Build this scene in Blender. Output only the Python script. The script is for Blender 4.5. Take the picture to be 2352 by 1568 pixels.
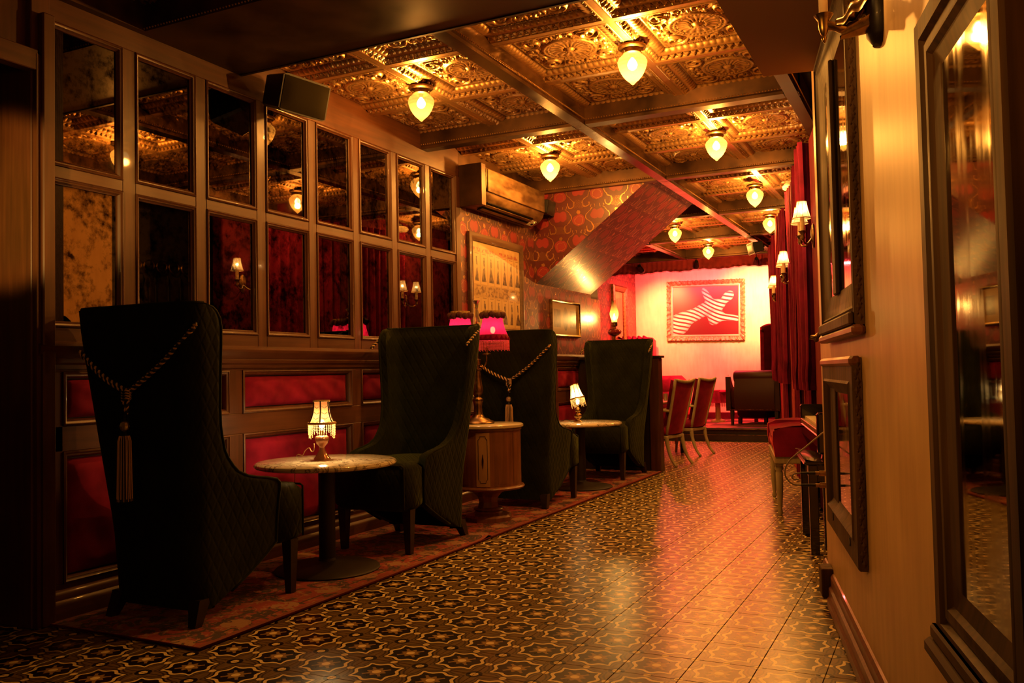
import bpy, bmesh, math, random
import numpy as np
from mathutils import Vector, Matrix
random.seed(7); rng = np.random.RandomState(7)
PI = math.pi
for o in list(bpy.data.objects): bpy.data.objects.remove(o)
SC = bpy.context.scene; COL = SC.collection
# ------------------------------------------------------------------ camera
F, YAW, PIT, ROL = 2007.03, .455857, .0358773, -.0206381
def cam_axes():
    c, s = math.cos(YAW), math.sin(YAW)
    r = np.array([c, s, 0.]); f = np.array([-s, c, 0.]); u = np.array([0, 0, 1.])
    c, s = math.cos(PIT), math.sin(PIT); f, u = f*c+u*s, u*c-f*s
    c, s = math.cos(ROL), math.sin(ROL); r, u = r*c+u*s, u*c-r*s
    return r, u, f
_r, _u, _f = cam_axes()
cam = bpy.data.cameras.new('camera'); camo = bpy.data.objects.new('camera', cam); COL.objects.link(camo)
cam.sensor_width = 36; cam.lens = F*36/2352; cam.clip_start = .02; cam.clip_end = 60
camo.matrix_world = Matrix(((_r[0], _u[0], -_f[0], 0), (_r[1], _u[1], -_f[1], 0), (_r[2], _u[2], -_f[2], 1.15), (0, 0, 0, 1)))
SC.camera = camo
# ------------------------------------------------------------------ world, exposure, room and fill lights
w = bpy.data.worlds.new('world'); SC.world = w; w.use_nodes = True
w.node_tree.nodes['Background'].inputs[0].default_value = (.5, .2, .06, 1); w.node_tree.nodes['Background'].inputs[1].default_value = .004
SC.view_settings.view_transform = 'Standard'; SC.view_settings.look = 'None'; SC.view_settings.exposure = 0.0; SC.view_settings.gamma = 1
SC.view_settings.use_curve_mapping = False
SC.cycles.max_bounces = 4; SC.cycles.diffuse_bounces = 2; SC.cycles.adaptive_threshold = .07; SC.cycles.glossy_bounces = 3; SC.cycles.transmission_bounces = 2
SC.cycles.transparent_max_bounces = 8; SC.cycles.sample_clamp_indirect = 3; SC.cycles.caustics_reflective = False; SC.cycles.caustics_refractive = False
AMBER = (1, .40, .065); RED = (1, .06, .068); WARM = (1, .6, .22)
P_PEND = 108.0
def lamp(name, kind, loc, power, color, size=.03, aim=None, spot=60, blend=.5, sy=None, parent=None):
    l = bpy.data.lights.new(name, kind); l.energy = power; l.color = color
    if kind == 'AREA':
        l.size = size
        if sy: l.shape = 'RECTANGLE'; l.size_y = sy
    else: l.shadow_soft_size = size
    if kind == 'SPOT': l.spot_size = math.radians(spot); l.spot_blend = blend
    o = bpy.data.objects.new(name, l); COL.objects.link(o); o.location = loc
    if aim is not None: o.rotation_euler = (Vector(aim)-Vector(loc)).to_track_quat('-Z', 'Y').to_euler()
    if parent: o.parent = parent
    return o
# stage lights hung behind the last beam: red wash and two warm spots on the back wall
lamp('stage_red_wash', 'AREA', (-3.6, 15.2, 2.9), 380, RED, 2.2, (-3.7, 16.5, 1.2), sy=.12)
lamp('stage_warm_spot', 'SPOT', (-2.75, 15.0, 2.9), 640, (1, .62, .2), .05, (-3.05, 16.5, 2.35), 62, 1.0)
lamp('stage_warm_spot', 'SPOT', (-4.9, 15.0, 2.9), 270, (1, .62, .2), .05, (-4.75, 16.5, 2.1), 62, 1.0)
lamp('stage_red_spot', 'SPOT', (-4.3, 14.98, 2.92), 500, RED, .05, (-3.0, 11.0, 0), 80, 1.0)
# fill lights added behind the camera for the ochre wall and door jamb
lamp('fill_lamp', 'POINT', (-1.1, -1.4, 2.3), 10, AMBER, .06)
lamp('wall_fill_spot', 'SPOT', (-2.3, -.4, 2.3), 240, AMBER, .06, (-.05, 2.7, 1.75), 48, 1.0)
lamp('jamb_fill_spot', 'SPOT', (-2.6, .2, 1.6), 420, (1, .55, .12), .04, (-4.02, 2.7, 2.02), 18, .4)
lamp('fill_lamp', 'POINT', (-2.9, -2.2, 2.4), 4, (1, .5, .1), .06)

# ------------------------------------------------------------------ mesh helpers
class MB:
    def __init__(s): s.v = []; s.f = []; s.m = []; s.mi = 0
    def add(s, vs, fs):
        n = len(s.v); s.v.extend([tuple(p) for p in vs]); s.f.extend([tuple(i+n for i in f) for f in fs]); s.m.extend([s.mi]*len(fs)); return s
    def box(s, x0, x1, y0, y1, z0, z1, b=0.0, fn=None):
        if b <= 0:
            vs = [(x, y, z) for z in (z0, z1) for y in (y0, y1) for x in (x0, x1)]
            fs = [(0, 2, 3, 1), (4, 5, 7, 6), (0, 1, 5, 4), (2, 6, 7, 3), (0, 4, 6, 2), (1, 3, 7, 5)]
        else:
            b = min(b, (x1-x0)*.49, (y1-y0)*.49, (z1-z0)*.49)
            vs = []; fs = []
            def ring(z, i): return [(x0+i+b, y0+i, z), (x1-i-b, y0+i, z), (x1-i, y0+i+b, z), (x1-i, y1-i-b, z), (x1-i-b, y1-i, z), (x0+i+b, y1-i, z), (x0+i, y1-i-b, z), (x0+i, y0+i+b, z)]
            for z, i in ((z0, b*.8), (z0+b, 0), (z1-b, 0), (z1, b*.8)): vs += ring(z, i)
            for k in range(3):
                for j in range(8): fs.append((k*8+j, k*8+(j+1) % 8, k*8+8+(j+1) % 8, k*8+8+j))
            fs.append(tuple(range(7, -1, -1))); fs.append(tuple(range(24, 32)))
        if fn: vs = [fn(*p) for p in vs]
        return s.add(vs, fs)
    def lathe(s, prof, cx=0, cy=0, n=24, fn=None, mod=None, cap=True):
        vs = []; fs = []
        for (r, z) in prof:
            for j in range(n):
                a = 2*PI*j/n; rr = r*(mod(a, z) if mod else 1)
                vs.append((cx+rr*math.cos(a), cy+rr*math.sin(a), z))
        for k in range(len(prof)-1):
            for j in range(n): fs.append((k*n+j, k*n+(j+1) % n, (k+1)*n+(j+1) % n, (k+1)*n+j))
        if cap:
            if prof[0][0] > 1e-5: fs.append(tuple(range(n-1, -1, -1)))
            if prof[-1][0] > 1e-5: fs.append(tuple((len(prof)-1)*n+j for j in range(n)))
        if fn: vs = [fn(*p) for p in vs]
        return s.add(vs, fs)
    def tube(s, pts, r, n=6, closed=False):
        pts = [Vector(p) for p in pts]; m = len(pts)
        rs = r if isinstance(r, (list, tuple)) else [r]*m
        vs = []; fs = []; up = None
        for i, p in enumerate(pts):
            if closed: t = pts[(i+1) % m]-pts[i-1]
            else: t = pts[min(i+1, m-1)]-pts[max(i-1, 0)]
            if t.length < 1e-9: t = Vector((0, 0, 1))
            t.normalize()
            if up is None:
                up = Vector((0, 0, 1)) if abs(t.z) < .9 else Vector((1, 0, 0))
            a = t.cross(up)
            if a.length < 1e-6: a = t.orthogonal()
            a.normalize(); b = a.cross(t); b.normalize(); up = b
            for j in range(n):
                g = 2*PI*j/n; vs.append(p+a*(rs[i]*math.cos(g))+b*(rs[i]*math.sin(g)))
        for i in range(m if closed else m-1):
            k = (i+1) % m
            for j in range(n): fs.append((i*n+j, i*n+(j+1) % n, k*n+(j+1) % n, k*n+j))
        if not closed: fs.append(tuple(range(n-1, -1, -1))); fs.append(tuple((m-1)*n+j for j in range(n)))
        return s.add(vs, fs)
    def prism(s, poly, a0, a1, fn):   # polygon (p,q) extruded a0..a1; fn(p,q,a)->xyz
        n = len(poly); vs = [fn(p, q, a0) for p, q in poly]+[fn(p, q, a1) for p, q in poly]
        fs = [tuple(range(n-1, -1, -1)), tuple(range(n, 2*n))]+[(j, (j+1) % n, n+(j+1) % n, n+j) for j in range(n)]
        return s.add(vs, fs)
    def grid(s, nu, nv, fn, wrap=False):
        vs = [fn(i/(nu-1) if not wrap else i/nu, j/(nv-1)) for j in range(nv) for i in range(nu)]; fs = []
        for j in range(nv-1):
            for i in range(nu if wrap else nu-1):
                k = (i+1) % nu; fs.append((j*nu+i, j*nu+k, (j+1)*nu+k, (j+1)*nu+i))
        return s.add(vs, fs)
    def frame(s, u0, u1, z0, z1, prof, fn, close=True):   # prof: (inset from outer edge, height out)
        vs = []; fs = []; n = len(prof)
        for (su, sz, cu, cz) in ((1, 1, u0, z0), (-1, 1, u1, z0), (-1, -1, u1, z1), (1, -1, u0, z1)):
            for (i, h) in prof: vs.append(fn(cu+su*i, h, cz+sz*i))
        for k in range(4):
            l = (k+1) % 4
            for j in range(n-1): fs.append((k*n+j, l*n+j, l*n+j+1, k*n+j+1))
            if close: fs.append((k*n+n-1, l*n+n-1, l*n, k*n))
        return s.add(vs, fs)
    def ball(s, c, r, n=6, m=4, sq=1.0):
        vs = [(c[0], c[1], c[2]-r*sq)]; fs = []
        for k in range(1, m):
            t = -PI/2+PI*k/m
            for j in range(n): a = 2*PI*j/n; vs.append((c[0]+r*math.cos(t)*math.cos(a), c[1]+r*math.cos(t)*math.sin(a), c[2]+r*math.sin(t)*sq))
        vs.append((c[0], c[1], c[2]+r*sq)); L = len(vs)-1
        for j in range(n): fs.append((0, 1+(j+1) % n, 1+j)); fs.append((L, L-n+j, L-n+(j+1) % n))
        for k in range(m-2):
            for j in range(n): fs.append((1+k*n+j, 1+k*n+(j+1) % n, 1+(k+1)*n+(j+1) % n, 1+(k+1)*n+j))
        return s.add(vs, fs)
    def octa(s, c, r, ry=None, rz=None):
        x, y, z = c; ry = ry or r; rz = rz or r
        return s.add([(x+r, y, z), (x-r, y, z), (x, y+ry, z), (x, y-ry, z), (x, y, z+rz), (x, y, z-rz)],
                     [(0, 2, 4), (2, 1, 4), (1, 3, 4), (3, 0, 4), (2, 0, 5), (1, 2, 5), (3, 1, 5), (0, 3, 5)])
    def mesh(s, name, mats, smooth=0, normals=True):
        me = bpy.data.meshes.new(name); me.from_pydata(s.v, [], s.f)
        if not isinstance(mats, (list, tuple)): mats = [mats]
        for m in mats: me.materials.append(m)
        if len(mats) > 1: me.polygons.foreach_set('material_index', s.m)
        if normals:
            bm = bmesh.new(); bm.from_mesh(me); bmesh.ops.recalc_face_normals(bm, faces=bm.faces); bm.to_mesh(me); bm.free()
        if smooth:
            me.polygons.foreach_set('use_smooth', [True]*len(me.polygons))
            if smooth < 180: me.set_sharp_from_angle(angle=math.radians(smooth))
        me.update(); return me
    def build(s, name, mats, parent=None, smooth=0, loc=None, normals=True, kind=None, label=None):
        return link(name, s.mesh(name, mats, smooth, normals), parent, loc, kind, label)
def link(name, me, parent=None, loc=None, kind=None, label=None):
    o = bpy.data.objects.new(name, me); COL.objects.link(o)
    if parent: o.parent = parent
    if loc: o.location = loc
    if kind: o['kind'] = kind
    if label: o['label'] = label
    return o
def tag(o, label, cat, group=None, kind=None):
    o['label'] = label; o['category'] = cat
    if group: o['group'] = group
    if kind: o['kind'] = kind
    return o
def thing(name, label, cat, loc=(0, 0, 0), rz=0, group=None):
    o = bpy.data.objects.new(name, None); COL.objects.link(o); o.location = loc; o.rotation_euler = (0, 0, rz); o.empty_display_size = .1
    return tag(o, label, cat, group)
def copy_tree(o, loc=None, rz=None, label=None, parent=None):
    c = o.copy(); COL.objects.link(c)
    if parent: c.parent = parent
    for ch in list(o.children): copy_tree(ch, parent=c)
    if loc is not None: c.location = loc
    if rz is not None: c.rotation_euler = (0, 0, rz)
    if label: c['label'] = label
    return c
def struct(name, mb, mat, parent=None, smooth=0, normals=True):
    return mb.build(name, mat, parent, smooth, kind='structure' if parent is None else None, normals=normals)
def rot2(x, y, a): c, s = math.cos(a), math.sin(a); return x*c-y*s, x*s+y*c
def bez(pts, n=12):   # Catmull-Rom through points
    P = [np.array(p, float) for p in pts]; out = []
    for i in range(len(P)-1):
        a = P[max(i-1, 0)]; b = P[i]; c = P[i+1]; d = P[min(i+2, len(P)-1)]
        for k in range(n):
            t = k/n; out.append(tuple(.5*(2*b+(c-a)*t+(2*a-5*b+4*c-d)*t*t+(3*b-a-3*c+d)*t**3)))
    out.append(tuple(P[-1])); return out

# ------------------------------------------------------------------ node helpers
class X:   # a scalar socket with arithmetic
    nt = None
    def __init__(s, k): s.k = k
    @staticmethod
    def op(o, *a):
        n = X.nt.nodes.new('ShaderNodeMath'); n.operation = o
        for i, v in enumerate(a):
            if isinstance(v, X): X.nt.links.new(v.k, n.inputs[i])
            else: n.inputs[i].default_value = float(v)
        return X(n.outputs[0])
    def __add__(s, o): return X.op('ADD', s, o)
    __radd__ = __add__
    def __sub__(s, o): return X.op('SUBTRACT', s, o)
    def __rsub__(s, o): return X.op('SUBTRACT', o, s)
    def __mul__(s, o): return X.op('MULTIPLY', s, o)
    __rmul__ = __mul__
    def __truediv__(s, o): return X.op('DIVIDE', s, o)
    def __lt__(s, o): return X.op('LESS_THAN', s, o)
    def __gt__(s, o): return X.op('GREATER_THAN', s, o)
def fabs(a): return X.op('ABSOLUTE', a)
def fmin(a, b): return X.op('MINIMUM', a, b)
def fmax(a, b): return X.op('MAXIMUM', a, b)
def fsin(a): return X.op('SINE', a)
def fcos(a): return X.op('COSINE', a)
def fmod(a, p): return X.op('FLOORED_MODULO', a, p)
def fsqrt(a): return X.op('SQRT', a)
def hyp(a, b): return fsqrt(a*a+b*b)
def band(a, c, w): return fabs(a-c) < w
def cmod(a, p): return fmod(a+p/2, p)-p/2
class M:
    def __init__(s, name, base=(.5, .5, .5), rough=.5, metal=0, coat=0, sheen=0, sheen_tint=None, spec=.5, ior=None):
        s.m = bpy.data.materials.new(name); s.m.use_nodes = True; s.nt = s.m.node_tree; X.nt = s.nt
        s.b = s.nt.nodes['Principled BSDF']; s.out = s.nt.nodes['Material Output']; i = s.b.inputs
        i['Base Color'].default_value = (*base, 1); i['Roughness'].default_value = rough; i['Metallic'].default_value = metal
        i['Coat Weight'].default_value = coat; i['Sheen Weight'].default_value = sheen; i['Specular IOR Level'].default_value = spec
        if sheen_tint: i['Sheen Tint'].default_value = (*sheen_tint, 1); i['Sheen Roughness'].default_value = .35
    def node(s, t, **k):
        n = s.nt.nodes.new(t)
        for a, b in k.items():
            if a in n.inputs: n.inputs[a].default_value = b
            else: setattr(n, a, b)
        return n
    def pos(s, kind='Object'):
        if kind == 'World': n = s.node('ShaderNodeNewGeometry').outputs['Position']
        else: n = s.node('ShaderNodeTexCoord').outputs[kind]
        s.vec = n; q = s.node('ShaderNodeSeparateXYZ'); s.nt.links.new(n, q.inputs[0]); return X(q.outputs[0]), X(q.outputs[1]), X(q.outputs[2])
    def comb(s, x, y, z):
        n = s.node('ShaderNodeCombineXYZ')
        for i, v in enumerate((x, y, z)):
            if isinstance(v, X): s.nt.links.new(v.k, n.inputs[i])
            else: n.inputs[i].default_value = v
        return n.outputs[0]
    def noise(s, scale=5, detail=3, vec=None, rough=.5, dist=0, st=None):
        n = s.node('ShaderNodeTexNoise'); n.inputs['Scale'].default_value = scale; n.inputs['Detail'].default_value = detail
        n.inputs['Roughness'].default_value = rough; n.inputs['Distortion'].default_value = dist
        v = vec if vec is not None else s.vec
        if st is not None:
            mp = s.node('ShaderNodeMapping'); mp.inputs['Scale'].default_value = st; s.nt.links.new(v, mp.inputs[0]); v = mp.outputs[0]
        s.nt.links.new(v, n.inputs['Vector']); return X(n.outputs['Fac'])
    def ramp(s, a, lo, hi):
        n = s.node('ShaderNodeMapRange'); n.clamp = True; s.nt.links.new(a.k, n.inputs[0]); n.inputs[1].default_value = lo; n.inputs[2].default_value = hi
        return X(n.outputs[0])
    def mix(s, fac, a, b):
        n = s.node('ShaderNodeMix', data_type='RGBA'); L = s.nt.links
        for idx, v in ((0, fac), (6, a), (7, b)):
            if isinstance(v, X): L.new(v.k, n.inputs[idx])
            elif isinstance(v, bpy.types.NodeSocket): L.new(v, n.inputs[idx])
            elif isinstance(v, (tuple, list)): n.inputs[idx].default_value = (*v, 1)
            else: n.inputs[idx].default_value = v
        return n.outputs[2]
    def fmix(s, fac, a, b): return fac*b+(1-fac)*a
    def set(s, name, v):
        if isinstance(v, X): v = v.k
        if isinstance(v, bpy.types.NodeSocket): s.nt.links.new(v, s.b.inputs[name])
        else: s.b.inputs[name].default_value = v
        return s
    def bump(s, h, strength=.3, dist=.01):
        n = s.node('ShaderNodeBump'); n.inputs['Strength'].default_value = strength; n.inputs['Distance'].default_value = dist
        s.nt.links.new(h.k if isinstance(h, X) else h, n.inputs['Height']); s.nt.links.new(n.outputs[0], s.b.inputs['Normal']); return s

# ------------------------------------------------------------------ materials
def wood(name, base, rough=.35, grain=.35, axis=2, coat=.15, sc=1.0, bump=.08, spec=.5):
    m = M(name, base, rough, coat=coat, spec=spec); m.pos('Object')
    st = [38, 38, 38]; st[axis] = 2.2
    n = m.noise(sc, 4, st=st); n2 = m.noise(3, 3)
    dk = tuple(c*(1-grain) for c in base); lt = tuple(min(1, c*(1+grain)) for c in base)
    f = m.ramp(n*.75+n2*.35, .35, .75)
    m.set('Base Color', m.mix(f, dk, lt)); m.set('Roughness', m.fmix(m.ramp(n2, .3, .7), rough*.85, rough*1.25)); m.bump(n, bump, .002); return m.m
W_PANEL = wood('panel_wood', (.100, .032, .0095), .42)
W_PANELH = wood('panel_wood_long', (.100, .032, .0095), .42, axis=1)
W_BEAM = wood('beam_wood', (.085, .04, .018), .38, axis=1)
W_BEAMX = wood('beam_wood_cross', (.085, .04, .018), .38, axis=0)
W_DARK = wood('dark_wood', (.018, .010, .007), .35)
W_BLACK = M('black_lacquer', (.010, .008, .007), .18, coat=.5).m
W_RED = wood('cabinet_wood', (.20, .075, .028), .35)
W_PALE = wood('inlay_wood', (.42, .24, .10), .4, grain=.15)
W_CREAM = wood('cream_painted_wood', (.42, .33, .19), .5, grain=.18)
W_OLD = wood('old_frame_wood', (.078, .038, .012), .6, grain=.6, coat=0, spec=.18)
W_OLDH = wood('old_frame_wood_long', (.078, .038, .012), .6, grain=.6, axis=0, coat=0, spec=.18)
W_TRIM = wood('baseboard_wood', (.17, .055, .022), .42, axis=0, coat=.05, spec=.35)

def velvet(name, base, tint, sheen=.6, rough=.85, quilt=0):
    m = M(name, base, rough, sheen=sheen, sheen_tint=tint, spec=.15); x, y, z = m.pos('Object')
    n = m.noise(6, 4); n2 = m.noise(160, 2)
    m.set('Base Color', m.mix(m.ramp(n, .3, .72), tuple(c*.6 for c in base), tuple(c*1.35 for c in base)))
    h = n2*.15+n*.4
    if quilt:
        a = fabs(cmod((x+y)*1.35+z*.75, quilt)); b = fabs(cmod((x+y)*1.35-z*.75, quilt))
        h = h+m.ramp(fmin(a, b), 0, quilt*.22)*1.0
        m.bump(h, .35, .006)
    else: m.bump(h, .35, .004)
    return m.m
V_GREEN = velvet('green_velvet', (.013, .0155, .0045), (.32, .38, .07), .24)
V_QUILT = velvet('green_quilted_velvet', (.012, .0145, .0042), (.32, .38, .07), .24, quilt=.085)
V_RED = velvet('red_velvet', (.24, .008, .045), (1, .12, .1), .45)
V_CUSH = velvet('red_cushion_velvet', (.28, .009, .045), (1, .15, .12), .3)
V_CURT = velvet('curtain_velvet', (.13, .004, .028), (1, .08, .12), .22)
V_DARKRED = velvet('dark_red_velvet', (.07, .003, .010), (.8, .1, .07), .3)
LEATHER = M('brown_leather', (.032, .007, .004), .42, spec=.25).m

def metal(name, base, rough=.3, spots=0.0, mt=1.0):
    m = M(name, base, rough, metal=mt)
    if spots:
        m.pos('Object'); n = m.noise(spots, 5); m.set('Base Color', m.mix(m.ramp(n, .35, .7), tuple(c*.4 for c in base), base)); m.set('Roughness', m.fmix(n, rough*.8, rough*1.5))
    return m.m
BRASS = metal('brass', (.62, .38, .14), .25, 14)
BRONZE = metal('dark_bronze', (.34, .20, .085), .30, 20)
BLACKM = metal('black_iron', (.02, .018, .016), .5)
STEEL = metal('steel', (.6, .55, .5), .25)
GOLDF = metal('gilt_frame', (.45, .28, .10), .4, 30)
CASTIRON = M('cast_iron', (.012, .008, .006), .6).m

def tin():
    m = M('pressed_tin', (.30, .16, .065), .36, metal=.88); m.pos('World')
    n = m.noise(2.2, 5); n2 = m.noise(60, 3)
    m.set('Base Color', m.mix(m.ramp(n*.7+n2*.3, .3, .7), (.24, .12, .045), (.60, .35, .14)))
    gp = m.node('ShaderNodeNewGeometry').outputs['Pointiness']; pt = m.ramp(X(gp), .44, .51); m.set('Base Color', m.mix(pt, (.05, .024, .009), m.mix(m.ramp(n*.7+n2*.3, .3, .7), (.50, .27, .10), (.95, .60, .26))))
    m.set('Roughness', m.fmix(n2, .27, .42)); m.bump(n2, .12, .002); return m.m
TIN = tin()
def bronzewood(nm, r0, r1):   # aged bronze paint on beams and duct
    m = M(nm, (.12, .06, .025), .34, metal=.55); m.pos('World'); n = m.noise(3.5, 5); n2 = m.noise(40, 3)
    m.set('Base Color', m.mix(m.ramp(n, .35, .68), (.032, .014, .005), (.115, .052, .018))); m.set('Roughness', m.fmix(m.ramp(n, .3, .7), r0, r1)); m.bump(n2, .04, .002); return m.m
BEAM = bronzewood('bronze_painted_beam', .34, .52); BEAMG = bronzewood('glossy_bronze_beam', .16, .30)

def mirror(name, tint=(.36, .30, .22), age=.5):
    m = M(name, tint, .03, metal=1.0); m.pos('World')
    n = m.noise(6.0, 6, rough=.62, dist=.4); n2 = m.noise(26, 5, rough=.7)
    f = m.ramp(n*.55+n2*.45, .455, .60)   # 1 = tarnished
    m.set('Base Color', m.mix(f, tint, (.022, .015, .009))); m.set('Roughness', .016); return m.m
MIRROR_OLD = mirror('antiqued_mirror', (.32, .26, .19), .42)
def mirror_clear():
    m = M('old_mirror', (.50, .44, .26), .04, metal=1.0); m.pos('Object'); n = m.noise(1, 5, st=(28, 28, 1.6)); n2 = m.noise(7, 4)
    f = m.ramp(n*.5+n2*.5, .45, .75)
    m.set('Base Color', m.mix(f, (.26, .22, .10), (.13, .10, .03))); m.set('Roughness', m.fmix(f, .025, .20)); return m.m
MIRROR_NEW = mirror_clear()

def floor_tile():
    P = .244; m = M('cement_tile', rough=.32, spec=.19); x, y, z = m.pos('Object')
    u = cmod(x, P)/P; v = cmod(y, P)/P; au = fabs(u); av = fabs(v)
    r = hyp(u, v); th = X.op('ARCTAN2', v, u); c8 = fcos(th*8); s4 = fabs(fmod(th, PI/2)-PI/4)   # s4 = 0 on the diagonals
    out = .350+c8*.024+fmax(1-s4*6.5, 0)*.052
    d = r-out
    ring = fabs(d) < .030
    inside = d < 0
    halo = (d > 0)*(d < .062)
    flower = r < (.150+fcos(th*8)*.028+fmax(1-s4*6, 0)*.055)
    core = r < .072
    arms = (fabs(s4) < .12)*(r < .235)*(r > .13)
    cd = hyp(au-.5, (av-.5)); cdark = hyp((au-.5), (av-.5)*1.0) < .135; ccream = cd < .070; cx = fmin(fabs(au-av), 9) < .0
    e1 = hyp(au-.5, av) < .060; e2 = hyp(au, av-.5) < .060
    rays = (fabs(fmin(.5-au, .5-av)) < .012)
    tan = (.19, .12, .042); cream = (.95, .74, .36); dark = (.014, .008, .004); mid = (.36, .22, .075); brown = (.06, .034, .013)
    n = m.noise(9, 3)
    c = m.mix(m.ramp(n, .3, .7), tuple(q*.85 for q in tan), tuple(q*1.15 for q in tan))
    c = m.mix(fabs(d-.115) < .016, c, brown)
    c = m.mix(halo, c, dark); c = m.mix(cdark, c, dark); c = m.mix(fmax(fmax(ccream, e1), e2), c, cream)
    c = m.mix(inside, c, dark); c = m.mix(fmax(flower, arms), c, mid); c = m.mix(core, c, cream); c = m.mix(ring, c, cream)
    m.set('Base Color', c); n3 = m.noise(30, 3); m.set('Roughness', m.fmix(n3, .24, .34)); m.bump(n3, .03, .002); return m.m
TILE = floor_tile()
GROUT = M('grout', (.03, .018, .01), .8).m

def damask(name, cu, cv):   # cu, cv pick the object axes used as horizontal/vertical
    m = M(name, rough=.6); p = m.pos('World'); a = p[cu] if cu != 3 else (p[0]+p[2]*.0); v = p[cv]
    PW, PH = .42, .52
    n0 = m.noise(16, 3); n1 = m.noise(21, 3); a = a+(n0-.5)*.035; v = v+(n1-.5)*.05; row = X.op('FLOOR', v/(PH/2)); a = a+fmod(row, 2)*(PW/2)
    u = fabs(cmod(a, PW))/PW; w = fmod(v, PH/2)/(PH/2)      # u 0..0.5, w 0..1
    X_ = u; 
    # pineapple
    e = hyp(X_/.17, (w-.52)/.24); pine = e < 1; pineo = fabs(e-1.12) < .05
    crown = hyp(X_/.05, (w-.83)/.07) < 1
    sp1 = hyp((X_-.30)/.85, (w-.20)*.62); scr = band(sp1, .105, .016)*fmax(w < .24, X_ > .34)
    sp2 = hyp((X_-.12)/.8, (w-.05)*.6); scr = fmax(scr, band(sp2, .07, .010)*(w < .12)); scr = fmax(scr, (fabs(hyp(X_/.115, (w-.50)/.17)-1) < .07)*(fabs(fsin(w*90)) > .5))
    og = fabs(X_-(.30+fsin(w*2*PI+.6)*.11)); scr2 = (og < .012)*(w > .2)
    leaf = (hyp((X_-.42)/.10, (w-.72)/.20) < 1)
    sc = (fabs(fsin(X_*120+w*40))*fabs(fsin(X_*120-w*40)) < .12)*((hyp((X_-.5)/.16, (w-.15)/.2)) < 1)
    base = (.075, .007, .008); flock = (.21, .014, .018); gold = (.45, .22, .07)
    n = m.noise(40, 3)
    c = m.mix(fmax(fmax(pine, leaf), crown), base, flock); c = m.mix(pineo, c, (.06, .01, .008))
    gm = fmax(fmax(scr, sc), fmax(scr2, crown))*m.ramp(n, .25, .4)
    c = m.mix(gm, c, gold); m.set('Base Color', c); m.set('Metallic', gm*.75); m.set('Roughness', m.fmix(gm, .46, .28)); m.bump(fmax(fmax(pine, leaf), gm)+n*.3, .6, .004); m.set('Coat Weight', .3); m.set('Coat Roughness', .3); m.nt.links.new(m.b.inputs['Normal'].links[0].from_socket, m.b.inputs['Coat Normal']); return m.m
PAPER_YZ = damask('damask_wallpaper', 1, 2); PAPER_XZ = damask('damask_wallpaper_cross', 0, 2); PAPER_SOF = damask('damask_wallpaper_soffit', 1, 0)

def plaster(name, a, b, sc=1.0):
    m = M(name, a, .55, spec=.2); m.pos('World'); n = m.noise(1.0, 5, st=(20, 20, 3.2)); n2 = m.noise(2.6, 5)
    m.set('Base Color', m.mix(m.ramp(n*.4+n2*.6, .32, .68), a, b)); m.set('Roughness', .42); m.bump(n, .12, .003); return m.m
OCHRE = plaster('ochre_glazed_plaster', (.50, .29, .12), (.70, .45, .20))
PALE = plaster('pale_wall_plaster', (.62, .42, .26), (.80, .62, .40))
SOFFIT_PAINT = M('brown_painted_soffit', (.36, .19, .10), .7).m
DARKPAINT = M('dark_paint', (.02, .011, .007), .6).m
FRIEZE = velvet('valance_cloth', (.17, .015, .02), (1, .2, .15), .4)

def marble():
    m = M('veined_marble', rough=.14, coat=.3); m.pos('Object'); n = m.noise(4.5, 6, rough=.62, dist=2.2); n2 = m.noise(14, 5, dist=1.5)
    v = fabs(n-.5); f = m.ramp(v, .0, .03); g = m.ramp(n2, .58, .80)
    m.set('Base Color', m.mix(f, (.10, .07, .05), m.mix(g, (.80, .70, .52), (.52, .41, .28)))); return m.m
MARBLE = marble()
MARBLE2 = M('cream_marble', (.66, .55, .36), .2).m
def rug():
    m = M('persian_rug', rough=.95, sheen=.2); x, y, z = m.pos('Object')
    ax = fabs(x); n = m.noise(7, 5, dist=1.5); n2 = m.noise(26, 5, dist=1.0); n3 = m.noise(90, 2)
    red = (.34, .020, .018); dark = (.03, .006, .008); tan = (.40, .20, .10)
    c = m.mix(m.ramp(n, .47, .53), red, dark); c = m.mix(m.ramp(n2, .56, .59), c, tan); c = m.mix(m.ramp(n2*n, .32, .35), c, (.34, .04, .02))
    bd = (ax > .455); c = m.mix(bd, c, (.25, .035, .02)); c = m.mix(band(ax, .40, .006), c, dark)
    ped = hyp(cmod(y, .34), ax-.36); c = m.mix((ped < .07)*m.ramp(n2, .40, .44), c, tan)
    m.set('Base Color', c); m.bump(n3, .5, .004); return m.m
RUG = rug()
CARPET = None
def carpet():
    m = M('stage_carpet', rough=.9); x, y, z = m.pos('World'); a = fmod(x, 1.0) < .5; b = fmod(y, 1.0) < .5
    k = fabs(a-b); m.set('Base Color', m.mix(k, (.06, .012, .01), (.22, .07, .05))); return m.m
CARPET = carpet()

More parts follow.
